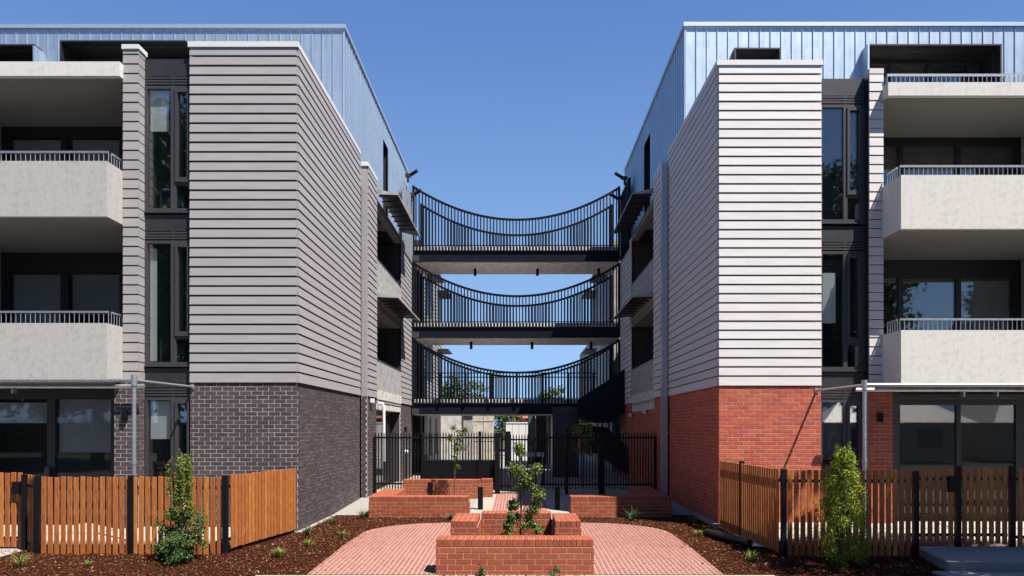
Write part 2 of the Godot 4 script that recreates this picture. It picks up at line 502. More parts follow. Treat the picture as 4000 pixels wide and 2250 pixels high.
# a window in a wall that faces +z: frame plate with holes, a pane in each, optional blinds [x0,x1,y0,y1,material]
func window(parent: Node, x0: float, x1: float, y0: float, y1: float, z: float, holes: Array, fm: Material, gm: Material, blinds := [], depth := 1.6, called := "window") -> Node3D:
	var k := MB.new()
	k.plate(x0, x1, y0, y1, z, 0.06, holes)
	var w := obj(called, k, fm, parent)
	for h in holes:
		var g := MB.new()
		for zz in ([0.030, 0.034, 0.046, 0.050, 0.062, 0.066] if gm == M.pane_tall else [0.034, 0.05]):   # the faces of the sheets of a sealed unit
			g.quad(Vector3(h[0], h[2], z - zz), Vector3(h[1], h[2], z - zz), Vector3(h[1], h[3], z - zz), Vector3(h[0], h[3], z - zz))
		obj("pane", g, gm, w)
	for b in blinds:
		var g := MB.new()
		g.box(Vector3(b[0], b[2], z - 0.12), Vector3(b[1], b[3], z - 0.125))
		obj("blind", g, b[4], w)
	room(w, x0 + 0.01, x1 - 0.01, y0 + 0.01, y1 - 0.01, z - 0.06, depth)
	return w

# column of tall windows between pier and wing: x0..x1 at depth z; rows: [sill, head] of each storey
func window_column(parent: Node, x0: float, x1: float, z: float, rows: Array, heads: Array, cuts: Array, blinds: Array) -> void:
	for i in rows.size():
		var y0: float = rows[i][0]
		var y1: float = rows[i][1]
		var mid := y0 + (y1 - y0) * (0.235 if i < 2 else 0.3)
		var holes := [[x0 + cuts[0], x0 + cuts[1], y0 + 0.07, y1 - 0.06], [x0 + cuts[2] + 0.04, x0 + cuts[3] - 0.04, mid + 0.09, y1 - 0.13], [x0 + cuts[2], x0 + cuts[3], y0 + 0.07, mid - 0.06]]
		var bl := []
		for b in blinds:
			if b[0] == i:
				bl.append([x0 + b[1], x0 + b[2], b[3], b[4], M.blind])
		var w := window(parent, x0, x1, y0, y1, z, holes, M.frame_grey, M.pane_tall, bl, 1.6)
		var sash := MB.new()
		sash.plate(x0 + cuts[2] - 0.01, x0 + cuts[3] + 0.01, mid, y1 - 0.06, z + 0.025, 0.024, [[x0 + cuts[2] + 0.045, x0 + cuts[3] - 0.045, mid + 0.095, y1 - 0.135]])
		obj("sash", sash, M.frame_grey, w)
		bx("sill", Vector3(x0 + 0.005, y0 - 0.03, z + 0.035), Vector3(x1 - 0.005, y0, z - 0.05), M.frame_grey, w)
		# vent above the head: two halves of three blades
		var k := MB.new()
		var x_mid: float = x0 + (cuts[1] + cuts[2]) / 2.0
		k.box(Vector3(x0, y1, z - 0.05), Vector3(x1, y1 + 0.2, z - 0.06))
		k.box(Vector3(x_mid - 0.035, y1, z), Vector3(x_mid + 0.035, y1 + 0.2, z - 0.05))
		var v := obj("vent", k, M.frame_dark, parent)
		for j in 3:
			var bl2 := MB.new()
			var y := y1 + 0.045 + j * 0.058
			bl2.bar(Vector3(x0 + 0.02, y, z - 0.005), Vector3(x1 - 0.02, y, z - 0.005), 0.035, 0.022, Vector3.UP)
			obj("blade", bl2, M.frame_grey, v)
		var top: float = heads[i]
		bx("spandrel_panel", Vector3(x0, y1 + 0.2, z - 0.012), Vector3(x1, top, z - 0.08), M.charcoal, parent)

func railing(parent: Node, p: Vector3, q: Vector3, h: float, pitch: float, m: Material) -> void:
	var b := MB.new()
	b.bar(p + Vector3.UP * h, q + Vector3.UP * h, 0.04, 0.03, Vector3.UP)
	obj("handrail", b, m, parent)
	var n := int((q - p).length() / pitch)
	var one := MB.new()
	one.tube([Vector3(0, -0.02, 0), Vector3(0, h - 0.01, 0)], 0.008, 6, false)
	var msh := one.mesh()
	for i in n + 1:
		put("baluster", msh, m, parent, Transform3D(Basis(), p + (q - p) * (i * pitch / (q - p).length())))

# projecting concrete balcony: parapet front and one returned side
func balcony(parent: Node, xa: float, xb: float, zf: float, zb: float, y0: float, y1: float, side: float, m: Material, rail := true, rail_side := true) -> void:
	var lo := minf(xa, xb)
	var hi := maxf(xa, xb)
	var k := MB.new()
	var slab := 0.24 if y1 - y0 > 0.5 else (y1 - y0 - 0.03)
	k.box(Vector3(lo, y0, zf), Vector3(hi, y1, zf - 0.15))
	k.box(Vector3(lo, y0, zf - 0.15), Vector3(hi, y0 + slab, zb))
	if y1 - y0 > 0.5:
		var sx := hi if side > 0 else lo
		k.box(Vector3(sx, y0 + slab, zf - 0.15), Vector3(sx - side * 0.15, y1, zf - 1.4))
	var b := obj("balcony", k, m, parent)
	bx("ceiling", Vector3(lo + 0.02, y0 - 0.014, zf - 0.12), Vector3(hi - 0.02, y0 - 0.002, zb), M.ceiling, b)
	if rail:
		var zr := zf - 0.2
		var sx := (hi if side > 0 else lo) - side * 0.08
		railing(b, Vector3(sx, y1, zr), Vector3(lo if side > 0 else hi, y1, zr), 0.25, 0.097, M.galv)
		if rail_side:
			railing(b, Vector3(sx, y1, zr - 0.1), Vector3(sx, y1, zr - 0.5), 0.25, 0.097, M.galv)

# standing-seam panels on a face; stops: [from, to, bottom] in metres along the face
func seam_panels(parent: Node, o: Vector3, u: Vector3, out: Vector3, length: float, y_low: float, y_top: float, gaps: Array) -> void:
	var s := 0.0
	while s < length - 0.05:
		var e := minf(s + 0.277, length)
		var cuts := [s, e]
		for g in gaps:
			for q in [g[0], g[1]]:
				if q > s + 0.01 and q < e - 0.01: cuts.append(q)
		cuts.sort()
		var k := MB.new()
		for i in cuts.size() - 1:
			var m: float = (cuts[i] + cuts[i + 1]) / 2.0
			var bottom := y_low
			for g in gaps:
				if m > g[0] and m < g[1]: bottom = g[2]
			var c0: Vector3 = o + u * cuts[i]
			var c1: Vector3 = o + u * cuts[i + 1]
			var tip := out * rng.randf_range(-0.0006, 0.0006)
			k._face(c0 + Vector3.UP * bottom + tip, c1 + Vector3.UP * bottom - tip, c1 + Vector3.UP * y_top - tip, c0 + Vector3.UP * y_top + tip, out)
			if i == 0:
				k.obox(c0 + u * 0.008 + Vector3.UP * (bottom + y_top) / 2.0 + out * 0.013, u * 0.004, Vector3.UP * (y_top - bottom) / 2.0, out * 0.009)
		obj("seam_panel", k, M.zinc, parent)
		s = e

func slat_fence(t: Node, p: Vector3, q: Vector3, out: Vector3, top: float, low: float, m_off := 0, pitch := 0.11, width := 0.081) -> void:
	var u := (q - p).normalized()
	var len := (q - p).length()
	var n := int(len / pitch)
	var h := top - low
	var msh := []
	for k in 3:
		var b := MB.new()
		b.cbox(Vector3(width / 2.0, h / 2.0 - k * 0.004, 0.011), 0.003)
		msh.append(b.mesh())
	var sb := MB.new()
	sb.tube([Vector3(0, 0, 0.0), Vector3(0, 0, 0.003)], 0.006, 6)
	var screw := sb.mesh()
	for i in n:
		var at := p + u * ((i + 0.5) * len / n)
		at.y = (top + low) / 2.0 + rng.randf_range(-0.004, 0.004)
		var tilt := Basis(out, rng.randf_range(-0.006, 0.006))
		var s := put("slat", msh[i % 3], M.woods[(rng.randi() + m_off) % M.woods.size()], t, Transform3D(tilt * Basis(u, Vector3.UP, u.cross(Vector3.UP)), at + out * 0.03))
		for y in [h / 2.0 - 0.19, -h / 2.0 + 0.16]:
			put("screw", screw, M.galv, s, Transform3D(Basis(), Vector3(0, y, (0.0115 if u.cross(Vector3.UP).dot(out) > 0 else -0.0145))))
	for y in [top - 0.19, low + 0.16]:
		var b := MB.new()
		b.bar(Vector3(p.x, y, p.z), Vector3(q.x, y, q.z), 0.05, 0.05, Vector3.UP)
		obj("rail", b, M.black_steel, t)

func post(t: Node, x: float, z: float, top: float, low: float, w := 0.085) -> void:
	var b := MB.new()
	b.cbox(Vector3(w / 2.0, (top - low) / 2.0, w / 2.0), 0.004)
	obj("post", b, M.black_steel, t, Vector3(x, (top + low) / 2.0, z))


# ---------------------------------------------------------------- plants
func leaves(b: MB, o: Vector3, r: Vector3, n: int, size: float, cols: Array, shell := 0.45, up := 0.35) -> void:
	for i in n:
		var d := Vector3(rng.randfn(), rng.randfn(), rng.randfn()).normalized()
		var rad := pow(rng.randf(), shell)
		var p := o + d * r * rad
		var nrm := (d * 0.6 + Vector3(rng.randfn(), rng.randfn(), rng.randfn()) * 0.6 + Vector3.UP * up).normalized()
		var a := nrm.cross(Vector3(rng.randfn(), rng.randfn(), rng.randfn())).normalized()
		var w := a.cross(nrm)
		var s := size * rng.randf_range(0.6, 1.3)
		var q: Color = cols[rng.randi() % cols.size()]
		b.tint = q * rng.randf_range(0.65, 1.0)
		var tip := p + a * s * 0.5 - nrm * s * 0.12
		var base := p - a * s * 0.5 - nrm * s * 0.06
		var l := p + w * s * 0.24
		var rr := p - w * s * 0.24
		var n1 := (l - base).cross(tip - base).normalized()
		var n2 := (tip - base).cross(rr - base).normalized()
		b.v.append_array([base, tip, l, base, rr, tip])
		b.n.append_array([n1, n1, n1, n2, n2, n2])
		for q2 in 6:
			b.c.append(b.tint)

func clumped(b: MB, o: Vector3, r: Vector3, clumps: int, per: int, cr: float, size: float, cols: Array) -> void:
	for i in clumps:
		var d := Vector3(rng.randfn(), rng.randfn(), rng.randfn()).normalized() * pow(rng.randf(), 0.4)
		leaves(b, o + d * r, Vector3(cr, cr * 0.8, cr) * rng.randf_range(0.6, 1.3), per, size, cols, 0.5)

func big_tree(label: String, group: String, x: float, z: float, h: float, r: Vector3, clumps: int, per: int, cr: float, size: float, cols: Array, base := 0.0, beams := []) -> void:
	var t := thing("tree", label, "tree", Vector3(x, base, z), group)
	var k := MB.new()
	var c := Vector3(0, h - r.y, 0)
	k.tube([Vector3(0, -0.1, 0), Vector3(0.05, c.y * 0.5, 0.03), c, c + Vector3(0.1, r.y * 0.5, 0)], [h * 0.022, h * 0.018, h * 0.012, 0.03], 8)
	for i in 7:
		var a := TAU * i / 7.0 + rng.randf()
		var e := c + Vector3(cos(a) * r.x * 0.7, rng.randf_range(-0.2, 0.6) * r.y, sin(a) * r.z * 0.7)
		k.tube([c * rng.randf_range(0.6, 0.9), (c * 0.8 + e) / 2.0 + Vector3(0, 0.3, 0), e], [h * 0.009, h * 0.006, 0.02], 5, false)
	obj("trunk", k, M.bark, t)
	var b := MB.new()
	clumped(b, c, r, clumps, per, cr, size, cols)
	if beams:   # gaps in the crown
		var keep := MB.new()
		var ray := Vector3(12, 27.5, 10).normalized()
		for i in range(0, b.v.size(), 6):
			var w := b.v[i] + Vector3(x, base, z)
			var shut := true
			for q in beams:
				var rel: Vector3 = w - q[0]
				if (rel - ray * rel.dot(ray)).length() < q[1]: shut = false
			if shut:
				for j in 6:
					keep.v.append(b.v[i + j]); keep.n.append(b.n[i + j]); keep.c.append(b.c[i + j])
		b = keep
	obj("crown", b, M.leaf, t)

func tuft(label: String, x: float, z: float, h: float, r: float, n: int, cols: Array, group: String) -> void:
	var b := MB.new()
	for i in n:
		var a := rng.randf() * TAU
		var lean := rng.randf_range(0.1, 1.0)
		var len := h * rng.randf_range(0.6, 1.1)
		var p := Vector3(cos(a), 0, sin(a)) * r * 0.25 * rng.randf()
		var d := Vector3(cos(a) * lean, 1.0, sin(a) * lean).normalized()
		var w := Vector3(-sin(a), 0, cos(a)) * 0.005
		var mid := p + d * len * 0.6
		var tip := p + d * len + Vector3(cos(a), -0.6 * lean, sin(a)) * len * 0.25
		b.tint = (cols[rng.randi() % cols.size()] as Color) * rng.randf_range(0.8, 1.2)
		b.quad(p - w, p + w, mid + w * 0.8, mid - w * 0.8)
		b.quad(mid - w * 0.8, mid + w * 0.8, tip + w * 0.15, tip - w * 0.15)
	var o := obj("grass_tuft", b, M.leaf, self, Vector3(x, gy(z) + 0.01, z))
	tag(o, label, "plant", group)


# ================================================================ the scene
func _ready() -> void:
	rng.seed = 20240
	var cam := Camera3D.new()
	cam.name = "camera"
	cam.projection = Camera3D.PROJECTION_FRUSTUM
	cam.near = 0.1
	cam.far = 900.0
	cam.size = 0.1 * 2250.0 / LENS
	cam.frustum_offset = Vector2(-28.0, 547.0) * 0.1 / LENS
	cam.position = Vector3(0, EYE, 0)
	add_child(cam)
	cam.current = true
	var env := Environment.new()
	env.background_mode = Environment.BG_SKY
	env.tonemap_mode = Environment.TONE_MAPPER_LINEAR
	env.tonemap_exposure = 2.6
	env.sdfgi_enabled = true
	env.ssao_enabled = true
	env.ssil_enabled = true
	var sm := ProceduralSkyMaterial.new()
	sm.sky_top_color = Color(0.0185, 0.056, 0.186).linear_to_srgb()
	sm.sky_horizon_color = Color(0.165, 0.272, 0.42).linear_to_srgb()
	sm.sky_curve = 0.25
	sm.ground_bottom_color = Color(0.12, 0.11, 0.10)
	sm.ground_horizon_color = Color(0.36, 0.4, 0.44)
	sm.sun_angle_max = 20.0
	sm.sun_curve = 0.1
	var sky := Sky.new()
	sky.sky_material = sm
	env.sky = sky
	env.background_energy_multiplier = 1.0
	var we := WorldEnvironment.new()
	we.name = "world_environment"
	we.environment = env
	add_child(we)
	var sun := DirectionalLight3D.new()
	sun.name = "sun"
	sun.light_energy = 1.6
	sun.light_color = Color(1.0, 0.965, 0.925)
	sun.light_angular_distance = 0.5
	sun.shadow_enabled = true
	add_child(sun)
	sun.look_at_from_position(Vector3(12, 27.5, 10), Vector3.ZERO)
	materials()
	setting()
	left_building()
	right_building()
	bridges()
	rear()
	court()
	fences()
	canopies()
	garden()
	street()


# ---------------------------------------------------------------- ground
func sheet(called: String, x0: float, x1: float, z0: float, z1: float, lift: float, m: Material, step := 0.5) -> MeshInstance3D:
	var k := MB.new()
	var z := z0
	while z > z1 + 1e-4:
		var e := maxf(z - step, z1)
		k.quad(Vector3(x0, gy(z) + lift, z), Vector3(x1, gy(z) + lift, z), Vector3(x1, gy(e) + lift, e), Vector3(x0, gy(e) + lift, e))
		z = e
	return struct(called, k, m)

const PAVE_C := -0.06
const PAVE_W := 3.14
const PAVE_FAR := 16.15
const PAVE_NEAR := 10.80
func pave_far(x: float) -> float:
	var dx := absf(x - PAVE_C)
	var r := 1.6
	if dx < PAVE_W - r: return PAVE_FAR
	if dx > PAVE_W: return 0.0
	return PAVE_FAR - r + sqrt(maxf(0.0, r * r - pow(dx - (PAVE_W - r), 2)))

func setting() -> void:
	var k := MB.new()
	var zs := [300.0, -10.5, -11.0, -13.0, -17.0, -18.5, -20.0, -21.5, -60.0, -700.0]
	for i in zs.size() - 1:
		k.quad(Vector3(-500, gy(zs[i]) - 0.04, zs[i]), Vector3(500, gy(zs[i]) - 0.04, zs[i]), Vector3(500, gy(zs[i + 1]) - 0.04, zs[i + 1]), Vector3(-500, gy(zs[i + 1]) - 0.04, zs[i + 1]))
	struct("ground", k, M.lawn)
	sheet("garden_bed", -14.0, 14.0, -9.6, -17.6, -0.008, M.mulch_base)
	sheet("footpath", -30.0, 30.0, -6.0, -9.6, 0.0, M.concrete_path)
	sheet("footpath", PAVE_C - 3.9, PAVE_C + 3.9, -9.6, -PAVE_NEAR + 0.005, 0.006, M.concrete_pale)
	sheet("road", -200.0, 200.0, 10.0, -4.0, -0.02, M.asphalt, 20.0)
	sheet("path", -1.21, 1.24, -16.1, -24.0, 0.0, M.concrete_pale)
	sheet("courtyard", -4.6, 4.4, -17.6, -60.0, -0.006, M.concrete_path)
	# brick paving: sand sheet below, bricks on edge in rows that run towards the gate
	var sb := MB.new()
	var x := PAVE_C - PAVE_W
	while x < PAVE_C + PAVE_W - 0.01:
		var e := minf(x + 0.0785, PAVE_C + PAVE_W)
		for j in 12:
			var f0 := lerpf(PAVE_NEAR, maxf(PAVE_NEAR, minf(pave_far(x + 0.001), 99.0)), j / 12.0)
			var f1 := lerpf(PAVE_NEAR, maxf(PAVE_NEAR, minf(pave_far(x + 0.001), 99.0)), (j + 1) / 12.0)
			var g0 := lerpf(PAVE_NEAR, pave_far(e - 0.001), j / 12.0)
			var g1 := lerpf(PAVE_NEAR, pave_far(e - 0.001), (j + 1) / 12.0)
			sb.quad(Vector3(x, gy(-f0) + 0.012, -f0), Vector3(e, gy(-g0) + 0.012, -g0), Vector3(e, gy(-g1) + 0.012, -g1), Vector3(x, gy(-f1) + 0.012, -f1))
		x = e
	sb.quad(Vector3(-0.77, gy(-16.14) + 0.012, -16.14), Vector3(0.75, gy(-16.14) + 0.012, -16.14), Vector3(0.75, gy(-17.0) + 0.012, -17.0), Vector3(-0.77, gy(-17.0) + 0.012, -17.0))
	sb.quad(Vector3(-0.77, gy(-17.0) + 0.012, -17.0), Vector3(0.75, gy(-17.0) + 0.012, -17.0), Vector3(0.75, gy(-21.6) + 0.012, -21.6), Vector3(-0.77, gy(-21.6) + 0.012, -21.6))
	var pv := struct("brick_paving", sb, M.sand)
	var rest := MB.new()
	var todo := []
	x = PAVE_C - PAVE_W + 0.005
	var col := 0
	while x + 0.07 < PAVE_C + PAVE_W:
		var lim := minf(pave_far(x), pave_far(x + 0.068))
		if x > -0.75 and x + 0.068 < 0.73: lim = 21.6
		var d := PAVE_NEAR + 0.006 - 0.12 * (col % 2)
		while d < lim - 0.03:
			var a := maxf(d, PAVE_NEAR + 0.006)
			var b := minf(d + 0.238, lim)
			d += 0.24
			if b - a < 0.03: continue
			if a > 10.8 and b < 11.3 and x > -1.25 and x + 0.07 < 1.12: continue   # under the front wall
			todo.append([x, a, b])
		x += 0.0785
		col += 1
	todo.sort_custom(func(p, q): return p[1] < q[1] if absf(p[1] - q[1]) > 1e-6 else p[0] < q[0])
	for i in todo.size():
		var w = todo[i]
		var m: Material = M.paver_bricks[rng.randi() % 4]
		var c := Vector3(w[0] + 0.0335, gy(-(w[1] + w[2]) / 2.0) + 0.0135 + rng.randf_range(-0.001, 0.0015), -(w[1] + w[2]) / 2.0)
		if i < 300:
			put("brick", brick_mesh(0.057, 0.012, w[2] - w[1]), m, pv, Transform3D(Basis(), c))
		else:
			rest.tint = (m as StandardMaterial3D).albedo_color.srgb_to_linear() * rng.randf_range(0.93, 1.06)
			var tilt := (gy(-w[2]) - gy(-w[1])) / 2.0
			rest.obox(c, Vector3(0.0285, 0, 0), Vector3(0, 0.006, 0), Vector3(0, -tilt, (w[2] - w[1]) / 2.0))
	stuff(obj("small_bricks", rest, M.any_brick, pv))


# ---------------------------------------------------------------- left building
func wing(t: Node, x0: float, x1: float, zf: float, zb: float, top: float, clad: float, bm: Material, palette: Array, mortar: Material, inner: float, single_from: float) -> void:
	# solid core, then brick base and weatherboards on the street front and the courtyard side
	bx("wing_wall", Vector3(x0 + 0.01, 0, zf - 0.09), Vector3(x1 - 0.09 if inner > 0 else x1 - 0.01, top - 0.02, zb), M.dark_wall, t) if inner > 0 else bx("wing_wall", Vector3(x0 + 0.09, 0, zf - 0.09), Vector3(x1 - 0.01, top - 0.02, zb), M.dark_wall, t)
	var face := part_node("brick_wall", t)
	var rows := 36
	var y0 := clad - rows * 0.086
	brick_face(face, Vector3(x0, y0, zf), Vector3.RIGHT, Vector3.BACK, x1 - x0, rows, palette, func(y, _s): return y + y0 > single_from, mortar, 0.09, 0.05)
	face = part_node("brick_wall", t)
	var xs := x1 if inner > 0 else x0
	brick_face(face, Vector3(xs, y0, zf - 0.052), Vector3.FORWARD, Vector3.RIGHT * inner, zf - zb - 0.052, rows, palette, func(_y, _s): return false, mortar, 0.09, 0.1)
	var front := part_node("weatherboard_wall", t)
	boards(front, Vector3(x0, clad, zf - 0.012), Vector3(x1, clad, zf - 0.012), Vector3.BACK, top - 0.11, bm)
	var side := part_node("weatherboard_wall", t)
	boards(side, Vector3(xs, clad, zf - 0.012), Vector3(xs, clad, zb), Vector3.RIGHT * inner, top - 0.11, bm)
	var k := MB.new()
	k.box(Vector3(x0 - 0.03, top - 0.11, zf + 0.04), Vector3(x1 + 0.04 * maxf(inner, 0.0) + 0.03 * maxf(-inner, 0.0), top, zb))
	if inner < 0: k.box(Vector3(x0 - 0.05, top - 0.112, zf + 0.042), Vector3(x0 - 0.028, top + 0.002, zb))
	obj("coping", k, M.cap_white, t)
	bx("plinth", Vector3(x0 - (0.1 if inner < 0 else 0.0), -0.15, zf + 0.04), Vector3(x1 + (0.1 if inner > 0 else 0.0), y0 + 0.1 if inner < 0 else y0 + 0.02, zb), M.concrete_pale if inner > 0 else M.concrete_path, t)

func left_building() -> void:
	var t := thing("apartment_building", "apartment building with grey weatherboards over charcoal brick and left-hand concrete balconies", "building")
	wing(t, -6.80, -4.593, -14.81, -20.64, 10.12, 3.09, M.grey_board, M.dark_bricks, M.mortar_dark, 1.0, 1.12)
	# pier between balconies and windows
	var pier := part_node("pier", t)
	bx("pier_core", Vector3(-8.06, 3.0, -14.66), Vector3(-7.80, 9.86, -14.95), M.dark_wall, pier)
	var y := 3.1
	while y < 9.8:
		var b := MB.new()
		b.board(Vector3(-8.085, 0.022, -14.655), Vector3(-7.765, 0.022, -14.655), Vector3.BACK, 0.174, 0.036, 0.025)
		b.box(Vector3(-8.07, 0.022, -14.65), Vector3(-7.772, 0.196, -14.9))
		obj("weatherboard", b, toned(M.grey_board, rng.randi() % 4), pier, Vector3(0, y, 0))
		y += 0.196
	bx("coping", Vector3(-8.10, 9.88, -14.60), Vector3(-7.75, 9.97, -14.95), M.cap_white, pier)
	var bp := part_node("brick_wall", t)
	brick_face(bp, Vector3(-8.26, 3.1 - 36 * 0.086, -14.62), Vector3.RIGHT, Vector3.BACK, 0.48, 36, M.dark_bricks, func(yy, _s): return yy > 1.1, M.mortar_dark, 0.3, 0.1)
	var bs := part_node("brick_wall", t)
	brick_face(bs, Vector3(-7.78, 3.1 - 36 * 0.086, -14.67), Vector3.FORWARD, Vector3.RIGHT, 0.24, 36, M.dark_bricks, func(_y, _s): return false, M.mortar_dark, 0.2, 0.06)
	bx("slab_edge", Vector3(-8.3, 3.09, -14.7), Vector3(-7.8, 3.12, -15.6), M.dark_wall, t)
	# tall windows
	window_column(t, -7.765, -6.80, -14.87, [[6.64, 9.25], [3.45, 6.04], [0.35, 2.79]], [9.80, 6.58, 3.39], [0.05, 0.535, 0.64, 0.925], [[0, 0.06, 0.44, 8.35, 9.2], [1, 0.05, 0.19, 3.55, 5.9], [2, 0.06, 0.47, 1.92, 2.72]])
	bx("spandrel_panel", Vector3(-7.765, 9.8, -14.95), Vector3(-6.8, 9.84, -17.1), M.charcoal, t)
	# balconies
	balcony(t, -13.5, -8.09, -14.06, -16.9, 6.30, 7.39, 1.0, M.concrete)
	balcony(t, -13.5, -8.09, -14.06, -16.9, 3.105, 4.21, 1.0, M.concrete)
	balcony(t, -13.5, -8.075, -14.49, -17.15, 9.27, 9.56, 1.0, M.concrete_warm, false)
	for y0 in [6.54, 3.345]:
		var y1: float = y0 + 2.72 if y0 > 5 else y0 + 2.94
		window(t, -13.5, -8.1, y0, y1, -16.9, [[-12.03, -10.81, y0 + 0.08, y0 + 2.48], [-10.65, -9.43, y0 + 0.08, y0 + 2.48], [-9.27, -8.3, y0 + 0.08, y0 + 2.48]], M.frame_dark, M.pane, [[-12.0, -10.85, y0 + 1.3, y0 + 2.44, M.blind_grey], [-10.6, -9.48, y0 + 1.5, y0 + 2.44, M.blind_grey]], 1.4)
		bx("party_wall", Vector3(-12.6, y0, -14.9), Vector3(-12.2, y1, -16.88), M.render_grey, t)
		bx("party_wall", Vector3(-8.12, y0, -14.9), Vector3(-7.8, y1, -16.88), M.dark_wall, t)
	# ground floor glazing, set back under the balcony
	window(t, -13.5, -8.26, 0.1, 3.06, -15.6, [[-11.5, -10.28, 0.25, 2.78], [-10.10, -8.89, 0.25, 2.80]], M.frame_dark, M.pane, [[-11.5, -10.35, 2.26, 2.71, M.blind_grey], [-10.08, -8.93, 1.62, 2.78, M.blind_grey]], 1.4, "sliding_door")
	bx("door_jamb", Vector3(-8.84, 0.1, -15.52), Vector3(-8.70, 2.9, -15.58), M.charcoal, t)
	bx("meter_box", Vector3(-10.28, 0.1, -15.5), Vector3(-10.17, 1.3, -15.56), M.frame_grey, t)
	# upper storey in standing-seam metal
	var met := part_node("metal_storey", t)
	var z := -18.8
	seam_panels(met, Vector3(-4.6, 0, z), Vector3.LEFT, Vector3.BACK, 10.0, 10.0, 12.62, [[7.95, 10.0, 12.02], [4.04, 7.22, 12.12]])
	seam_panels(met, Vector3(-4.6, 0, z - 0.03), Vector3.FORWARD, Vector3.RIGHT, 10.9, 9.2, 12.64, [[5.4, 6.3, 11.93]])
	var k := MB.new()
	k.box(Vector3(-15.0, 12.62, z + 0.05), Vector3(-4.55, 12.72, z - 0.25))
	k.box(Vector3(-4.8, 12.622, z - 0.25), Vector3(-4.55, 12.718, -29.75))
	k.box(Vector3(-4.63, 10.0, z + 0.012), Vector3(-4.58, 12.62, z - 0.03))
	obj("parapet_cap", k, M.zinc_cap, met)
	var core := MB.new()
	core.box(Vector3(-15.0, 12.15, z - 0.02), Vector3(-4.66, 12.6, -29.7))
	core.box(Vector3(-15.0, 9.0, z - 1.0), Vector3(-4.66, 12.15, -24.1))
	core.box(Vector3(-15.0, 9.0, -24.1), Vector3(-5.0, 12.15, -25.2))
	core.box(Vector3(-15.0, 9.0, -25.2), Vector3(-4.66, 12.15, -29.7))
	core.box(Vector3(-8.62, 9.0, z - 0.02), Vector3(-4.66, 12.15, z - 1.0))
	core.box(Vector3(-12.53, 9.0, z - 0.02), Vector3(-11.84, 12.15, z - 1.0))
	obj("storey_wall", core, M.frame_dark, met)
	window(t, -11.8, -8.66, 9.6, 12.12, z - 0.5, [[-11.7, -10.3, 9.7, 11.95], [-10.2, -8.8, 9.7, 11.95]], M.frame_dark, M.pane_dark, [], 0.4)
	window(t, -14.9, -12.55, 9.6, 12.02, z - 0.5, [[-14.6, -12.7, 9.7, 11.9]], M.frame_dark, M.pane_dark, [], 0.4)
	k = MB.new()
	k.box(Vector3(-11.86, 9.6, z + 0.3), Vector3(-11.82, 12.122, z - 0.48))
	k.box(Vector3(-11.86, 12.122, z + 0.3), Vector3(-8.6, 12.16, z - 0.48))
	obj("window_hood", k, M.frame_dark, t)
	k = MB.new()
	bx("window_cheek", Vector3(-12.55, 9.6, z + 0.305), Vector3(-12.505, 12.02, z - 0.2), M.zinc, t)
	k.box(Vector3(-15.0, 12.022, z + 0.3), Vector3(-12.51, 12.06, z - 0.48))
	obj("window_hood", k, M.frame_dark, t)
	court_side(t, -4.43, 1.0, M.grey_board, M.dark_bricks, M.mortar_dark, -22.2, -26.85, -29.8, -4.597)
	# body of the building
	k = MB.new()
	k.box(Vector3(-14.0, -0.1, -18.6), Vector3(-6.3, 9.3, -31.8))
	k.box(Vector3(-14.0, -0.1, -20.6), Vector3(-4.65, 9.3, -22.2))
	k.box(Vector3(-14.0, -0.1, -26.86), Vector3(-4.5, 9.3, -29.8))
	k.box(Vector3(-14.5, -0.1, -14.5), Vector3(-13.5, 11.6, -20.0))
	obj("body_wall", k, M.dark_wall, t)

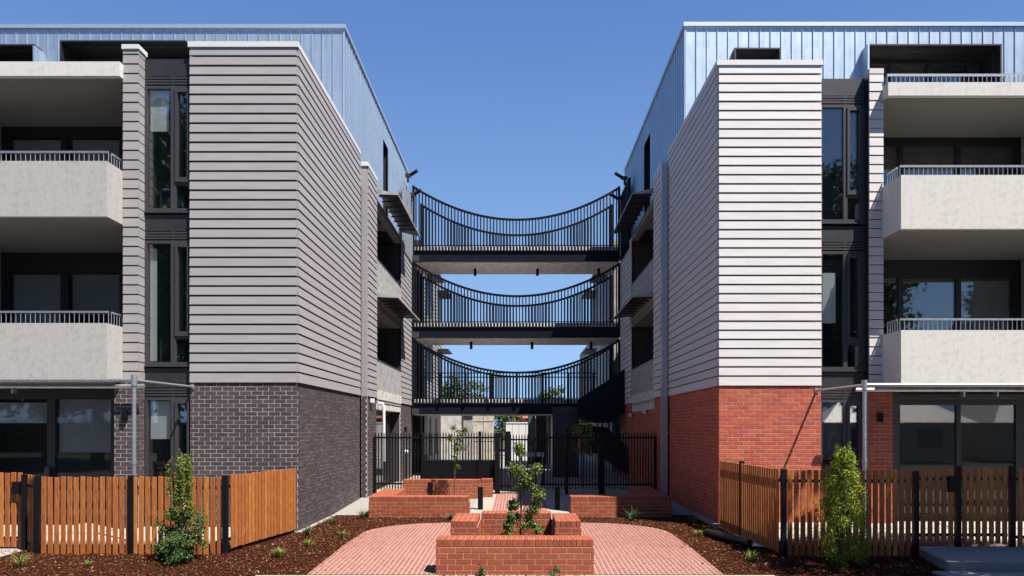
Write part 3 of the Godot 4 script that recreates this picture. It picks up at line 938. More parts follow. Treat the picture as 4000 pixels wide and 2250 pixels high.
# courtyard flank: fin, recessed balconies with hoods, then boarded wall as far as the bridges. s: +1 left building (faces +x), -1 right
func court_side(t: Node, x: float, s: float, bm: Material, palette: Array, mortar: Material, z1: float, z2: float, z3: float, fin_x: float) -> void:
	var out := Vector3.RIGHT * s
	var fin := part_node("weatherboard_wall", t)
	boards(fin, Vector3(x, 3.08, -20.95), Vector3(x, 3.08, z1), out, 9.78, bm)
	bx("corner_board", Vector3(minf(x, fin_x), 3.08, -20.88), Vector3(maxf(x, fin_x), 9.78, -20.95), bm, t)
	bx("coping", Vector3(minf(x, fin_x) - 0.04, 9.78, -20.85), Vector3(maxf(x, fin_x) + 0.04, 9.9, z1 - 0.02), M.cap_white, t)
	var bf := part_node("brick_wall", t)
	brick_face(bf, Vector3(minf(x, fin_x), 3.08 - 36 * 0.086, -20.88), Vector3.RIGHT, Vector3.BACK, absf(x - fin_x), 36, palette, func(_y, _s): return false, mortar, 0.06, 0.1)
	bf = part_node("brick_wall", t)
	brick_face(bf, Vector3(x, 3.08 - 36 * 0.086, -20.93), Vector3.FORWARD, out, -20.93 - z1, 36, palette, func(_y, _s): return false, mortar, 0.06, 0.1)
	var w2 := part_node("weatherboard_wall", t)
	boards(w2, Vector3(x, 3.08, z2), Vector3(x, 3.08, z3), out, 9.2, bm)
	bf = part_node("brick_wall", t)
	brick_face(bf, Vector3(x, 3.08 - 36 * 0.086, z2), Vector3.FORWARD, out, z2 - z3, 36, palette, func(_y, _s): return false, mortar, 0.06, 0.1)
	# recess behind the balconies
	var xi := x - s * 1.6
	var k := MB.new()
	k.box(Vector3(xi - s * 0.05, 0.1, z1), Vector3(xi, 9.2, z2))
	obj("recess_wall", k, M.recess, t)
	for y in [9.30, 6.12, 2.98]:
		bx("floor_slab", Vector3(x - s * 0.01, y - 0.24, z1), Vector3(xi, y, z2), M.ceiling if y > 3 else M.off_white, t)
	for y in [6.12, 2.98]:
		var bal := bx("balcony_panel", Vector3(x + s * 0.01, y - 0.02, z1 - 0.01), Vector3(x - s * 0.07, y + 1.28, z2 + 0.01), M.render_grey, t)
		bx("handrail", Vector3(x + s * 0.02, y + 1.28, z1 - 0.01), Vector3(x - s * 0.08, y + 1.32, z2 + 0.01), M.frame_grey, bal)
	bx("slab_edge", Vector3(x + s * 0.03, 3.05, z1 - 0.005), Vector3(x - s * 0.05, 3.34, z2 + 0.005), M.off_white, t)
	# sunshade hoods: sloping top over dark blades
	for y in [9.43, 6.23]:
		var h := MB.new()
		var xo := x + s * 0.65
		var a := Vector3(x, y + 0.16, z1 - 0.1)
		var b := Vector3(xo, y, z1 - 0.1)
		var lz := Vector3(0, 0, z2 - z1 - 0.2)
		h._face(a, b, b + lz, a + lz, Vector3.UP)
		var un := MB.new()
		un._face(a - Vector3(0, 0.03, 0), b - Vector3(0, 0.03, 0), b + lz - Vector3(0, 0.03, 0), a + lz - Vector3(0, 0.03, 0), Vector3.DOWN)
		h.box(b + Vector3(0, -0.03, 0), b + lz + Vector3(s * 0.02, 0.02, 0))
		h._face(a, a - Vector3(0, 0.16, 0), b - Vector3(0, 0.03, 0), b, Vector3.BACK)
		var hood := obj("sunshade", h, M.render_grey if s > 0 else M.render_grey, t)
		obj("underside", un, M.frame_dark, hood)
		for i in 8:
			var zz := z1 - 0.2 - i * (z1 - z2) / 8.5
			bx("blade", Vector3(x + s * 0.04, y - 0.05, zz), Vector3(xo - s * 0.02, y - 0.005, zz - 0.04), M.frame_grey, hood)
	# dark metal wing wall beside the bridges
	var p := MB.new()
	p.box(Vector3(x - s * 0.02, 8.9, z2 - 0.4), Vector3(x + s * 0.06, 11.55, z3 + 0.3))
	for i in 9:
		p.box(Vector3(x + s * 0.06, 8.9, z2 - 0.45 - i * 0.25), Vector3(x + s * 0.08, 11.54, z2 - 0.47 - i * 0.25))
	obj("metal_panel", p, M.galv if s > 0 else M.navy_steel, t)
	if s < 0:   # brick below the balconies, no door on this side
		bf = part_node("brick_wall", t)
		brick_face(bf, Vector3(x - s * 0.03, 3.05 - 35 * 0.086, z1), Vector3.FORWARD, out, z1 - z2, 35, palette, func(_y, _s): return false, mortar, 0.3, 0.1)
		return
	# ground floor door under the balcony
	var dz := z1 - 0.1
	var dk := MB.new()
	dk.box(Vector3(x - s * 0.35, 0.12, z1), Vector3(x - s * 0.4, 2.75, z2))
	obj("door_wall", dk, M.frame_dark, t)
	for i in 3:
		var g := MB.new()
		var za := z1 - 0.5 - i * 1.25
		g._face(Vector3(x - s * 0.345, 0.3, za), Vector3(x - s * 0.345, 2.6, za), Vector3(x - s * 0.345, 2.6, za - 1.1), Vector3(x - s * 0.345, 0.3, za - 1.1), out)
		obj("glass_door", g, M.pane_dark, t)


# ---------------------------------------------------------------- right building
func right_building() -> void:
	var t := thing("apartment_building", "apartment building with white weatherboards over red brick beside the gated courtyard", "building")
	wing(t, 4.33, 6.55, -15.55, -20.7, 10.12, 3.07, M.white_board, M.red_bricks, M.mortar_red, -1.0, 1.15)
	var pier := part_node("pier", t)
	bx("pier_core", Vector3(7.56, 3.0, -15.44), Vector3(7.80, 9.8, -15.7), M.dark_wall, pier)
	var y := 3.1
	while y < 9.75:
		var b := MB.new()
		b.board(Vector3(7.53, 0.02, -15.435), Vector3(7.83, 0.02, -15.435), Vector3.BACK, 0.176, 0.036, 0.025)
		b.box(Vector3(7.538, 0.02, -15.43), Vector3(7.82, 0.196, -15.7))
		obj("weatherboard", b, toned(M.white_board, rng.randi() % 4), pier, Vector3(0, y, 0))
		y += 0.196
	bx("return_panel", Vector3(7.525, 3.0, -15.46), Vector3(7.541, 9.7, -15.7), M.frame_dark, pier)
	bx("coping", Vector3(7.526, 9.77, -15.40), Vector3(7.834, 9.88, -15.7), M.white_board, pier)
	var bp := part_node("brick_wall", t)
	brick_face(bp, Vector3(7.53, 3.06 - 36 * 0.086, -15.40), Vector3.RIGHT, Vector3.BACK, 0.50, 36, M.red_bricks, func(yy, _s): return yy > 1.0, M.mortar_red, 0.3, 0.02)
	window_column(t, 6.56, 7.535, -15.60, [[6.62, 9.19], [3.41, 6.0], [0.35, 2.77]], [9.76, 6.55, 3.36], [0.04, 0.50, 0.585, 0.87], [[1, 0.04, 0.38, 4.45, 5.55]])
	balcony(t, 7.80, 13.5, -14.64, -17.3, 6.22, 7.32, -1.0, M.concrete_warm)
	balcony(t, 7.80, 13.5, -14.64, -17.3, 3.04, 4.15, -1.0, M.concrete_warm)
	balcony(t, 7.80, 13.5, -15.15, -17.35, 9.18, 9.46, -1.0, M.concrete_warm, true, false)
	for y0 in [6.46, 3.28]:
		var y1: float = y0 + 2.70 if y0 > 5 else y0 + 2.92
		window(t, 7.7, 13.5, y0, y1, -17.3, [[8.2, 9.15, y0 + 0.08, y0 + 2.48], [9.27, 10.54, y0 + 0.08, y0 + 2.48], [10.67, 11.93, y0 + 0.08, y0 + 2.48]], M.frame_dark, M.pane_tall, [] if y0 > 5 else [[10.75, 11.9, y0 + 0.8, y0 + 2.44, M.blind_grey]], 1.2)
		bx("party_wall", Vector3(12.1, y0, -15.6), Vector3(12.5, y1, -17.28), M.render_grey, t)
		bx("party_wall", Vector3(7.56, y0, -15.7), Vector3(7.8, y1, -17.28), M.dark_wall, t)
	window(t, 7.96, 13.5, 0.1, 3.0, -15.9, [[8.45, 9.70, 0.25, 2.66], [9.80, 11.02, 0.25, 2.66], [11.3, 13.0, 0.25, 2.66]], M.frame_dark, M.pane, [], 1.4, "sliding_door")
	bx("door_head", Vector3(8.3, 2.78, -15.82), Vector3(13.5, 2.9, -15.88), M.frame_grey, t)
	bx("door_jamb", Vector3(8.22, 0.1, -15.8), Vector3(8.36, 2.95, -15.88), M.frame_grey, t)
	bx("slab_edge", Vector3(7.47, 3.05, -15.3), Vector3(8.3, 3.08, -15.9), M.dark_wall, t)
	var met := part_node("metal_storey", t)
	var z := -18.7
	seam_panels(met, Vector3(4.33, 0, z), Vector3.RIGHT, Vector3.BACK, 10.6, 10.0, 12.62, [[1.27, 2.39, 11.93], [4.65, 8.01, 11.96]])
	seam_panels(met, Vector3(4.33, 0, z - 0.03), Vector3.FORWARD, Vector3.LEFT, 10.7, 9.2, 12.64, [[4.95, 6.1, 11.93]])
	var k := MB.new()
	k.box(Vector3(4.28, 12.62, z + 0.05), Vector3(15.0, 12.72, z - 0.25))
	k.box(Vector3(4.28, 12.622, z - 0.25), Vector3(4.53, 12.718, -29.45))
	k.box(Vector3(4.31, 10.0, z + 0.012), Vector3(4.36, 12.62, z - 0.03))
	obj("parapet_cap", k, M.zinc_cap, met)
	var core := MB.new()
	core.box(Vector3(4.39, 12.1, z - 0.02), Vector3(15.0, 12.6, -29.4))
	core.box(Vector3(4.39, 9.0, z - 1.0), Vector3(15.0, 12.1, -23.55))
	core.box(Vector3(4.75, 9.0, -23.55), Vector3(15.0, 12.1, -24.95))
	core.box(Vector3(4.39, 9.0, -24.95), Vector3(15.0, 12.1, -29.4))
	core.box(Vector3(4.39, 9.0, z - 0.02), Vector3(5.58, 12.1, z - 1.0))
	core.box(Vector3(6.74, 9.0, z - 0.02), Vector3(8.96, 12.1, z - 1.0))
	core.box(Vector3(12.36, 9.0, z - 0.02), Vector3(15.0, 12.1, z - 1.0))
	obj("storey_wall", core, M.frame_dark, met)
	window(t, 9.0, 12.32, 9.6, 11.96, z - 0.45, [[9.4, 9.87, 9.7, 11.88], [9.95, 10.9, 9.7, 11.88], [11.03, 11.97, 9.7, 11.88]], M.frame_dark, M.pane_tall, [], 0.5)
	window(t, 5.62, 6.70, 9.6, 11.93, z - 0.4, [[5.7, 6.6, 9.7, 11.85]], M.frame_dark, M.pane_dark, [], 0.5)
	k = MB.new()
	bx("window_cheek", Vector3(8.935, 9.6, z + 0.325), Vector3(8.98, 12.0, z - 0.2), M.zinc, t)
	k.box(Vector3(8.982, 11.962, z + 0.32), Vector3(12.38, 12.0, z - 0.43))
	k.box(Vector3(12.342, 9.6, z + 0.318), Vector3(12.38, 11.96, z - 0.43))
	obj("window_hood", k, M.frame_dark, t)
	k = MB.new()
	k.box(Vector3(5.56, 9.6, z + 0.2), Vector3(5.598, 11.97, z - 0.38))
	k.box(Vector3(5.6, 11.932, z + 0.2), Vector3(6.76, 11.97, z - 0.38))
	k.box(Vector3(6.722, 9.6, z + 0.198), Vector3(6.76, 11.93, z - 0.38))
	obj("window_hood", k, M.frame_dark, t)
	court_side(t, 4.17, -1.0, M.white_board, M.red_bricks, M.mortar_red, -22.1, -26.5, -29.4, 4.34)
	k = MB.new()
	k.box(Vector3(4.10, 0.25, -20.62), Vector3(4.27, 9.7, -20.78))
	for yy in [2.0, 4.6, 7.2]:
		k.box(Vector3(4.08, yy, -20.60), Vector3(4.29, yy + 0.05, -20.8))
	obj("downpipe", k, M.galv, t)
	k = MB.new()
	k.box(Vector3(6.1, -0.1, -19.0), Vector3(14.0, 9.3, -31.8))
	k.box(Vector3(4.36, -0.1, -20.65), Vector3(14.0, 9.3, -22.1))
	k.box(Vector3(4.24, -0.1, -26.51), Vector3(14.0, 9.3, -29.4))
	k.box(Vector3(13.5, -0.1, -15.0), Vector3(14.5, 11.6, -20.0))
	obj("body_wall", k, M.dark_wall, t)


# ---------------------------------------------------------------- footbridges
func bridges() -> void:
	var xl := -4.36
	var xr := 4.12
	var xc := -0.095
	var names := ["topmost black steel footbridge with sagging curved balustrade between the buildings", "middle black steel footbridge with sagging curved balustrade between the buildings", "lowest black steel footbridge with curved balustrade above the courtyard gate"]
	for lv in 3:
		var y0 := 9.63 - 3.13 * lv
		var t := thing("footbridge", names[lv], "footbridge", Vector3.ZERO, "footbridges joining the two buildings")
		var top := func(xx: float) -> float: return y0 + 1.05 + 1.35 * pow((xx - xc) / 4.25, 2)
		bx("deck", Vector3(xl, y0 - 0.23, -29.45), Vector3(xr, y0 - 0.03, -31.65), M.soffit, t)
		bx("soffit", Vector3(xl, y0 - 0.68, -29.47), Vector3(xr, y0 - 0.62, -31.7), M.soffit, t)
		for zz in [-29.40, -31.68]:
			var b := MB.new()
			b.box(Vector3(xl, y0 - 0.60, zz), Vector3(xr, y0 - 0.24, zz - 0.04))
			b.box(Vector3(xl, y0 - 0.645, zz + 0.05), Vector3(xr, y0 - 0.60, zz - 0.06))
			b.box(Vector3(xl, y0 - 0.24, zz + 0.05), Vector3(xr, y0 - 0.21, zz - 0.04))
			obj("beam", b, M.navy_steel, t)
		for zz in [-29.36, -31.72]:
			var r := MB.new()
			var n := 48
			for i in n:
				var xa := lerpf(xl, xr, float(i) / n)
				var xb := lerpf(xl, xr, float(i + 1) / n)
				var pa := Vector3(xa, top.call(xa), zz)
				var pb := Vector3(xb, top.call(xb), zz)
				r.bar(pa - (pb - pa) * 0.02, pb + (pb - pa) * 0.02, 0.06, 0.085, Vector3.BACK)
			obj("handrail", r, M.black_steel, t)
			bx("bottom_rail", Vector3(xl, y0 - 0.015, zz + 0.02), Vector3(xr, y0 + 0.015, zz - 0.02), M.black_steel, t)
			var cnt := 64
			for i in range(1, cnt):
				var xx := lerpf(xl, xr, float(i) / cnt)
				var b := MB.new()
				b.box(Vector3(-0.023, y0 - 0.2, 0.022), Vector3(0.023, top.call(xx) - 0.01, -0.022))
				obj("baluster", b, M.black_steel, t, Vector3(xx, 0, zz))
			for xx in [xl + 0.03, xr - 0.03]:
				var b := MB.new()
				b.box(Vector3(-0.045, y0 - 0.6, 0.045), Vector3(0.045, top.call(xx) + 0.05, -0.045))
				obj("post", b, M.black_steel, t, Vector3(xx, 0, zz + 0.004))
		if lv == 2:
			for yy in [4.40, 4.23]:
				bx("straight_rail", Vector3(-3.9, yy - 0.02, -29.30), Vector3(3.2, yy + 0.02, -29.33), M.black_steel, t)
			for i in 7:
				var px := -3.25 + i * 1.05
				bx("post", Vector3(px - 0.05, y0 - 0.2, -29.28), Vector3(px + 0.05, 4.42, -29.34), M.black_steel, t)
		var br := bx("bearing_plate", Vector3(xl - 0.02, y0 - 0.66, -29.28), Vector3(xl + 0.26, y0 - 0.42, -29.40), M.frame_grey, t)
		br.scale = Vector3.ONE
		if lv < 2:
			for px in ([-1.88, 0.78, 3.4] if lv == 0 else [-2.05, 0.55, 3.07]):
				var l := MB.new()
				l.tube([Vector3(0, 0, 0), Vector3(0, -0.3, 0)], 0.06, 12)
				var lt := obj("downlight", l, M.black_steel, self, Vector3(px, y0 - 0.68, -30.6))
				tag(lt, "black cylinder downlight under the %s footbridge, %s one" % ["topmost" if lv == 0 else "middle", "left" if px < -1 else ("middle" if px < 2 else "right")], "light", "downlights under the footbridges")


# ---------------------------------------------------------------- behind the bridges
func rear() -> void:
	# rear ranges of both sides
	for s in [1.0, -1.0]:
		var x := -4.43 if s > 0 else 4.17
		var t := thing("rear_building", "rear %s behind the footbridges with small sunshade hoods" % ("grey boarded range over dark brick" if s > 0 else "white boarded range"), "building")
		var k := MB.new()
		k.box(Vector3(x - s * 0.06, 0, -32.6), Vector3(x - s * 9.0, 10.7 if s > 0 else 10.7, -41.0 if s > 0 else -39.5))
		if s < 0: k.box(Vector3(x - s * 0.06, 0, -39.5), Vector3(x - s * 9.0, 7.3, -50.0))
		obj("wall", k, M.dark_wall if s > 0 else M.render_grey, t)
		var ze := -41.0 if s > 0 else -50.0
		var w := part_node("weatherboard_wall", t)
		boards(w, Vector3(x, 3.1, -32.6), Vector3(x, 3.1, -39.5 if s < 0 else ze), Vector3.RIGHT * s, 10.6, M.grey_board if s > 0 else M.white_board)
		for yy in [9.5, 6.35]:
			for z0 in [-34.0, -38.5]:
				var h := MB.new()
				h.box(Vector3(x + s * 0.04, yy, z0), Vector3(x + s * 0.62, yy + 0.06, z0 - 2.4))
				h.box(Vector3(x + s * 0.04, yy - 1.9, z0 - 0.1), Vector3(x + s * 0.045, yy - 0.01, z0 - 2.3))
				obj("sunshade", h, M.charcoal, t)
		for z0 in [-33.5, -36.0, -38.5]:
			bx("window", Vector3(x + s * 0.01, 0.9, z0), Vector3(x - s * 0.03, 2.7, z0 - 1.3), M.frame_dark, t)
	# cross range closing the court on the left: dark brick piers, off-white walls
	var c := thing("courtyard_building", "low dark brick and pale rendered building across the far end of the courtyard", "building")
	bx("wall", Vector3(-12, 0, -43.0), Vector3(-4.72, 3.6, -44), M.dark_wall, c)
	bx("rendered_wall", Vector3(-4.72, 0, -43.2), Vector3(-3.35, 3.45, -44), M.off_white, c)
	bx("rendered_wall", Vector3(-2.75, 0, -43.4), Vector3(-1.55, 3.45, -44), M.cream, c)
	bx("pier", Vector3(-3.35, 0, -43.1), Vector3(-2.75, 3.0, -44), M.render_grey, c)
	bx("window", Vector3(-3.30, 2.75, -43.05), Vector3(-2.80, 3.3, -43.1), M.frame_dark, c)
	for yy in [1.35, 2.55]:
		bx("joint_strip", Vector3(-2.75, yy, -43.38), Vector3(-1.55, yy + 0.03, -43.4), M.render_grey, c)
	bx("joint_strip", Vector3(-2.17, 0, -43.38), Vector3(-2.13, 3.45, -43.4), M.render_grey, c)
	var hs := thing("house", "red brick house with a hipped roof beyond the courtyard fence", "house")
	bx("wall", Vector3(-0.3, 0, -62.0), Vector3(6.0, 3.0, -68.0), M.red_bricks[2], hs)
	var rf := MB.new()
	for q in [[Vector3(-0.7, 3.0, -61.5), Vector3(6.5, 3.0, -61.5), Vector3(4.0, 4.4, -65), Vector3(1.8, 4.4, -65)], [Vector3(6.5, 3.0, -61.5), Vector3(6.5, 3.0, -68.5), Vector3(4.0, 4.4, -65), Vector3(4.0, 4.4, -65)], [Vector3(-0.7, 3.0, -68.5), Vector3(-0.7, 3.0, -61.5), Vector3(1.8, 4.4, -65), Vector3(1.8, 4.4, -65)]]:
		rf.quad(q[0], q[1], q[2], q[3])
	obj("roof", rf, mat(Color(0.30, 0.09, 0.05), 0.9, {"tex": "fine", "scale": 2.0}), hs)
	var wf := thing("white_fence", "white panel fence in the sun at the far end of the courtyard", "fence")
	for i in 4:
		var px := -0.85 + i * 0.42
		bx("panel", Vector3(px, 0.15, -46.0), Vector3(px + 0.40, 2.45, -46.05), M.white, wf)
	bx("rail", Vector3(-0.85, 2.45, -45.97), Vector3(0.83, 2.53, -46.08), M.white, wf)
	var gl := thing("glass_screen", "blue-grey glazed screen with a dark doorway under the lowest footbridge", "screen")
	bx("frame", Vector3(0.49, 0.1, -40.0), Vector3(0.53, 3.6, -40.1), M.frame_dark, gl)
	bx("glazing", Vector3(0.53, 0.1, -40.03), Vector3(0.90, 3.5, -40.06), mat(Color(0.05, 0.09, 0.10), 0.15), gl)
	bx("doorway", Vector3(0.94, 0.1, -40.0), Vector3(3.0, 3.6, -40.5), M.room, gl)
	bx("post", Vector3(1.24, 0.1, -32.3), Vector3(1.35, 2.72, -32.42), M.off_white, gl)
	var ls := thing("lift_shaft", "plain slate-grey metal-clad enclosure beside the staircase under the lowest footbridge", "lift shaft")
	bx("wall", Vector3(1.36, 0.1, -29.2), Vector3(2.42, 2.95, -31.0), M.charcoal, ls)
	for i in 4:
		bx("seam", Vector3(1.48 + i * 0.26, 0.1, -29.18), Vector3(1.49 + i * 0.26, 2.9, -29.2), M.frame_dark, ls)
	bx("head_panel", Vector3(1.34, 2.75, -29.15), Vector3(2.44, 3.02, -29.2), M.charcoal, ls)
	# staircase on the right with solid dark balustrades
	var st := thing("staircase", "dark steel staircase with solid balustrades climbing beside the red brick flank", "stairs")
	var a := MB.new()
	a.slab_xy([Vector2(2.28, 2.35), Vector2(3.55, 2.35), Vector2(4.12, 2.72), Vector2(4.12, 4.45), Vector2(3.2, 3.85), Vector2(2.28, 3.25)], -28.0, 0.05)
	obj("balustrade_panel", a, M.navy_steel, st)
	a = MB.new()
	a.slab_xy([Vector2(2.28, 1.2), Vector2(2.9, 1.2), Vector2(4.12, 0.35), Vector2(4.12, 1.42), Vector2(3.35, 2.16), Vector2(2.28, 2.3)], -27.2, 0.05)
	obj("balustrade_panel", a, M.navy_steel, st)
	bx("landing", Vector3(2.28, 1.9, -27.26), Vector3(3.1, 2.0, -29.1), M.frame_dark, st)
	for i in 8:
		bx("tread", Vector3(2.95 + i * 0.14, 1.75 - i * 0.17, -27.27), Vector3(3.2 + i * 0.14, 1.79 - i * 0.17, -28.4), M.frame_dark, st)
	for i in 10:
		bx("tread", Vector3(2.7 + i * 0.14, 2.2 + i * 0.17, -28.06), Vector3(2.95 + i * 0.14, 2.24 + i * 0.17, -29.1), M.frame_dark, st)
	# trees beyond
	var greens := [Color(0.075, 0.115, 0.025), Color(0.055, 0.09, 0.02), Color(0.10, 0.14, 0.03)]
	big_tree("bushy green tree in front of the red brick house beyond the court", "trees beyond the courtyard", -0.95, -52.0, 4.6, Vector3(1.1, 1.6, 1.2), 40, 60, 0.6, 0.2, greens)
	big_tree("pale grey-green tree seen through the lowest footbridge balusters on the grey side", "trees beyond the courtyard", -5.5, -66.0, 7.4, Vector3(2.6, 2.6, 2.4), 50, 60, 0.8, 0.28, greens)
	big_tree("green tree seen through the lowest footbridge balusters near the staircase", "trees beyond the courtyard", 3.2, -72.0, 6.6, Vector3(2.2, 2.2, 2.0), 40, 60, 0.8, 0.28, greens)


# ---------------------------------------------------------------- gate, seat walls, small things in the court
func court() -> void:
	seat_wall("brick_seat", "long red brick seat wall in front of the grey building's garden arm", -3.61, -1.21, -17.2, -17.66, 0.50, -0.02, "brick seat walls by the gate")
	seat_wall("brick_seat", "red brick seat arm running back along the charcoal brick wall", -3.66, -3.08, -17.665, -19.5, 0.50, 0.0, "brick seat walls by the gate", false)
	seat_wall("brick_seat", "red brick wall directly before the gate pickets beside the thin young tree", -3.35, -1.12, -20.6, -21.0, 0.66, 0.1, "brick seat walls by the gate")
	seat_wall("brick_seat", "short brick return wall behind the thin young tree next to the gate post", -1.11, -0.78, -20.9, -21.3, 0.66, 0.1, "brick seat walls by the gate")
	seat_wall("brick_seat", "half shaded red brick seat wall near the red building's flank", 1.24, 3.66, -17.2, -17.66, 0.50, -0.02, "brick seat walls by the gate")
	seat_wall("brick_seat", "shaded red brick seat arm running back along the red building's flank", 3.08, 3.66, -17.665, -20.2, 0.50, 0.0, "brick seat walls by the gate", false)
	seat_wall("planter_wall", "front orange brick planter wall with rowlock cap at the paving edge", -1.255, 1.124, -10.81, -11.24, 0.47, -0.14, "brick planter in the paving")
	seat_wall("planter_wall", "orange brick planter block on the sunlit grey-building side of the planter", -1.22, -0.745, -12.73, -13.9, 0.50, -0.06, "brick planter in the paving")
	seat_wall("planter_wall", "orange brick planter block casting a dark triangular shadow beside the planter tree", 0.636, 1.10, -12.73, -13.9, 0.50, -0.06, "brick planter in the paving")
	seat_wall("planter_wall", "rear orange brick planter wall behind the planter tree, between two blocks", -0.74, 0.63, -13.9, -14.33, 0.50, -0.06, "brick planter in the paving")
	var k := MB.new()
	k.box(Vector3(-1.2, -0.1, -11.25), Vector3(1.08, 0.03, -12.72))
	k.box(Vector3(-0.74, -0.1, -12.72), Vector3(0.63, 0.03, -13.89))
	struct("planter_soil", k, M.mulch_base)
	# palisade fence and gate
	var f := thing("palisade_fence", "black steel palisade fence with pointed pickets and a gate across the courtyard", "fence")
	var z := -21.75
	var rails := []
	for seg in [[-4.40, -0.72, 0.46, 1.86], [0.62, 4.16, 0.44, 1.86]]:
		for y in [seg[2], seg[3]]:
			bx("rail", Vector3(seg[0], y - 0.025, z + 0.02), Vector3(seg[1], y + 0.025, z - 0.02), M.black_steel, f)
	var pk := MB.new()
	pk.box(Vector3(-0.017, 0, 0.0125), Vector3(0.017, 1.68, -0.0125))
	for c in [[Vector3(-0.017, 1.68, 0.0125), Vector3(0.017, 1.68, 0.0125)], [Vector3(0.017, 1.68, 0.0125), Vector3(0.0125, 1.68, -0.0125)], [Vector3(0.017, 1.68, -0.0125), Vector3(-0.017, 1.68, -0.0125)], [Vector3(-0.017, 1.68, -0.0125), Vector3(-0.017, 1.68, 0.0125)]]:
		var tip := Vector3(0, 1.76, 0)
		pk.tri(c[0], c[1], tip, (c[1] - c[0]).cross(tip - c[0]).normalized())
	var pm := pk.mesh()
	var x := -4.36
	while x < 4.14:
		var gate := x > -0.55 and x < 0.52
		if not (x > -0.72 and x < -0.55) and not (x > 0.52 and x < 0.62):
			put("picket", pm, M.black_steel, f, Transform3D(Basis(), Vector3(x, 0.28 if not gate else 0.22, z - (0.03 if not gate else 0.0))))
		x += 0.0855
	for p in [[-4.37, 1.9, 0.09], [-2.93, 2.02, 0.075], [-1.19, 2.05, 0.085], [-0.66, 2.0, 0.16], [1.44, 2.1, 0.09], [2.5, 1.95, 0.17], [4.12, 1.9, 0.075]]:
		post(f, p[0], z + 0.03, p[1], 0.1, p[2])
	var g := part_node("gate", f)
	for y in [0.42, 1.80]:
		bx("gate_rail", Vector3(-0.56, y - 0.025, z + 0.06), Vector3(0.52, y + 0.025, z + 0.02), M.black_steel, g)
	for px in [-0.54, 0.5]:
		bx("gate_stile", Vector3(px - 0.025, 0.25, z + 0.06), Vector3(px + 0.025, 2.0, z + 0.02), M.black_steel, g)
	bx("latch_box", Vector3(-0.42, 0.98, z + 0.08), Vector3(-0.26, 2.05, z + 0.0), M.black_steel, g)
	# raised steel planter and bollards
	var tr := thing("steel_planter", "long black raised planter box behind the gate pickets", "planter")
	bx("side_panel", Vector3(-3.25, 0.42, -24.2), Vector3(-0.8, 1.05, -25.0), M.black_steel, tr)
	bx("leg", Vector3(-3.2, 0.1, -24.3), Vector3(-3.1, 0.42, -24.9), M.black_steel, tr)
	bx("leg", Vector3(-0.95, 0.1, -24.3), Vector3(-0.85, 0.42, -24.9), M.black_steel, tr)
	var bn := thing("bench", "pale slatted bench top seen through the gate pickets in the court", "bench")
	for i in 3:
		bx("slat", Vector3(0.0, 1.12 + 0.05 * i, -26.0 - 0.12 * i), Vector3(0.92, 1.15 + 0.05 * i, -26.1 - 0.12 * i), M.white, bn)
	for px in [0.05, 0.85]:
		bx("leg", Vector3(px, 0.1, -26.05), Vector3(px + 0.06, 1.1, -26.3), M.black_steel, bn)
	for b in [[-2.43, -19.6, "black bollard with only its top showing behind the long brick seat"], [-1.0, -18.5, "black square bollard standing in the sun on the concrete path"], [0.98, -18.5, "black square bollard in the shade near the half shaded seat"]]:
		var q := MB.new()
		q.cbox(Vector3(0.065, 0.29, 0.065), 0.006)
		q.box(Vector3(-0.045, 0.2, 0.067), Vector3(0.045, 0.27, 0.06))
		var o := obj("bollard", q, M.black_steel, self, Vector3(b[0], gy(b[1]) + 0.29, b[1]))
		tag(o, b[2], "bollard", "path light bollards")
	var bl := thing("post_lamp", "white ball lamp on a short post behind the gate pickets by the grey flank", "lamp")
	var q2 := MB.new()
	q2.tube([Vector3(-3.78, 0.1, -24.0), Vector3(-3.78, 1.3, -24.0)], 0.03, 8)
	obj("post", q2, M.black_steel, bl)
	var sp := SphereMesh.new()
	sp.radius = 0.07; sp.height = 0.14; sp.radial_segments = 16; sp.rings = 8
	put("globe", sp, M.white, bl, Transform3D(Basis(), Vector3(-3.78, 1.36, -24.0)))
	# white downpipe, wall lights, cameras
	var dp := MB.new()
	dp.tube([Vector3(-4.55, 2.95, -22.5), Vector3(-4.28, 2.9, -22.5), Vector3(-4.25, 2.8, -22.5), Vector3(-4.25, 1.1, -22.5)], 0.05, 10)
	var pipe := obj("downpipe", dp, M.white, self)
	tag(pipe, "white downpipe at the corner of the grey building's courtyard door", "pipe")
	wall_light(Vector3(-4.36, 2.96, -21.3), Vector3.RIGHT, M.white, "small white sensor light on the charcoal brick fin")
	wall_light(Vector3(4.10, 2.90, -22.0), Vector3.LEFT, M.white, "white box light under the white boards beside the grey downpipe")
	wall_light(Vector3(4.08, 2.68, -23.4), Vector3.LEFT, M.white, "wide white emergency light on the shaded red brick flank")
	wall_light(Vector3(4.06, 2.62, -26.2), Vector3.LEFT, M.white, "small white light at the inner end of the shaded red brick flank")
	wall_light(Vector3(-8.02, 2.42, -14.58), Vector3.BACK, M.black_steel, "black up-down wall light on the charcoal brick pier")
	wall_light(Vector3(7.74, 2.38, -15.36), Vector3.BACK, M.black_steel, "black up-down wall light on the red brick pier")
	wall_light(Vector3(-4.36, 2.1, -27.6), Vector3.RIGHT, M.black_steel, "black wall light on the dark brick beyond the courtyard door")
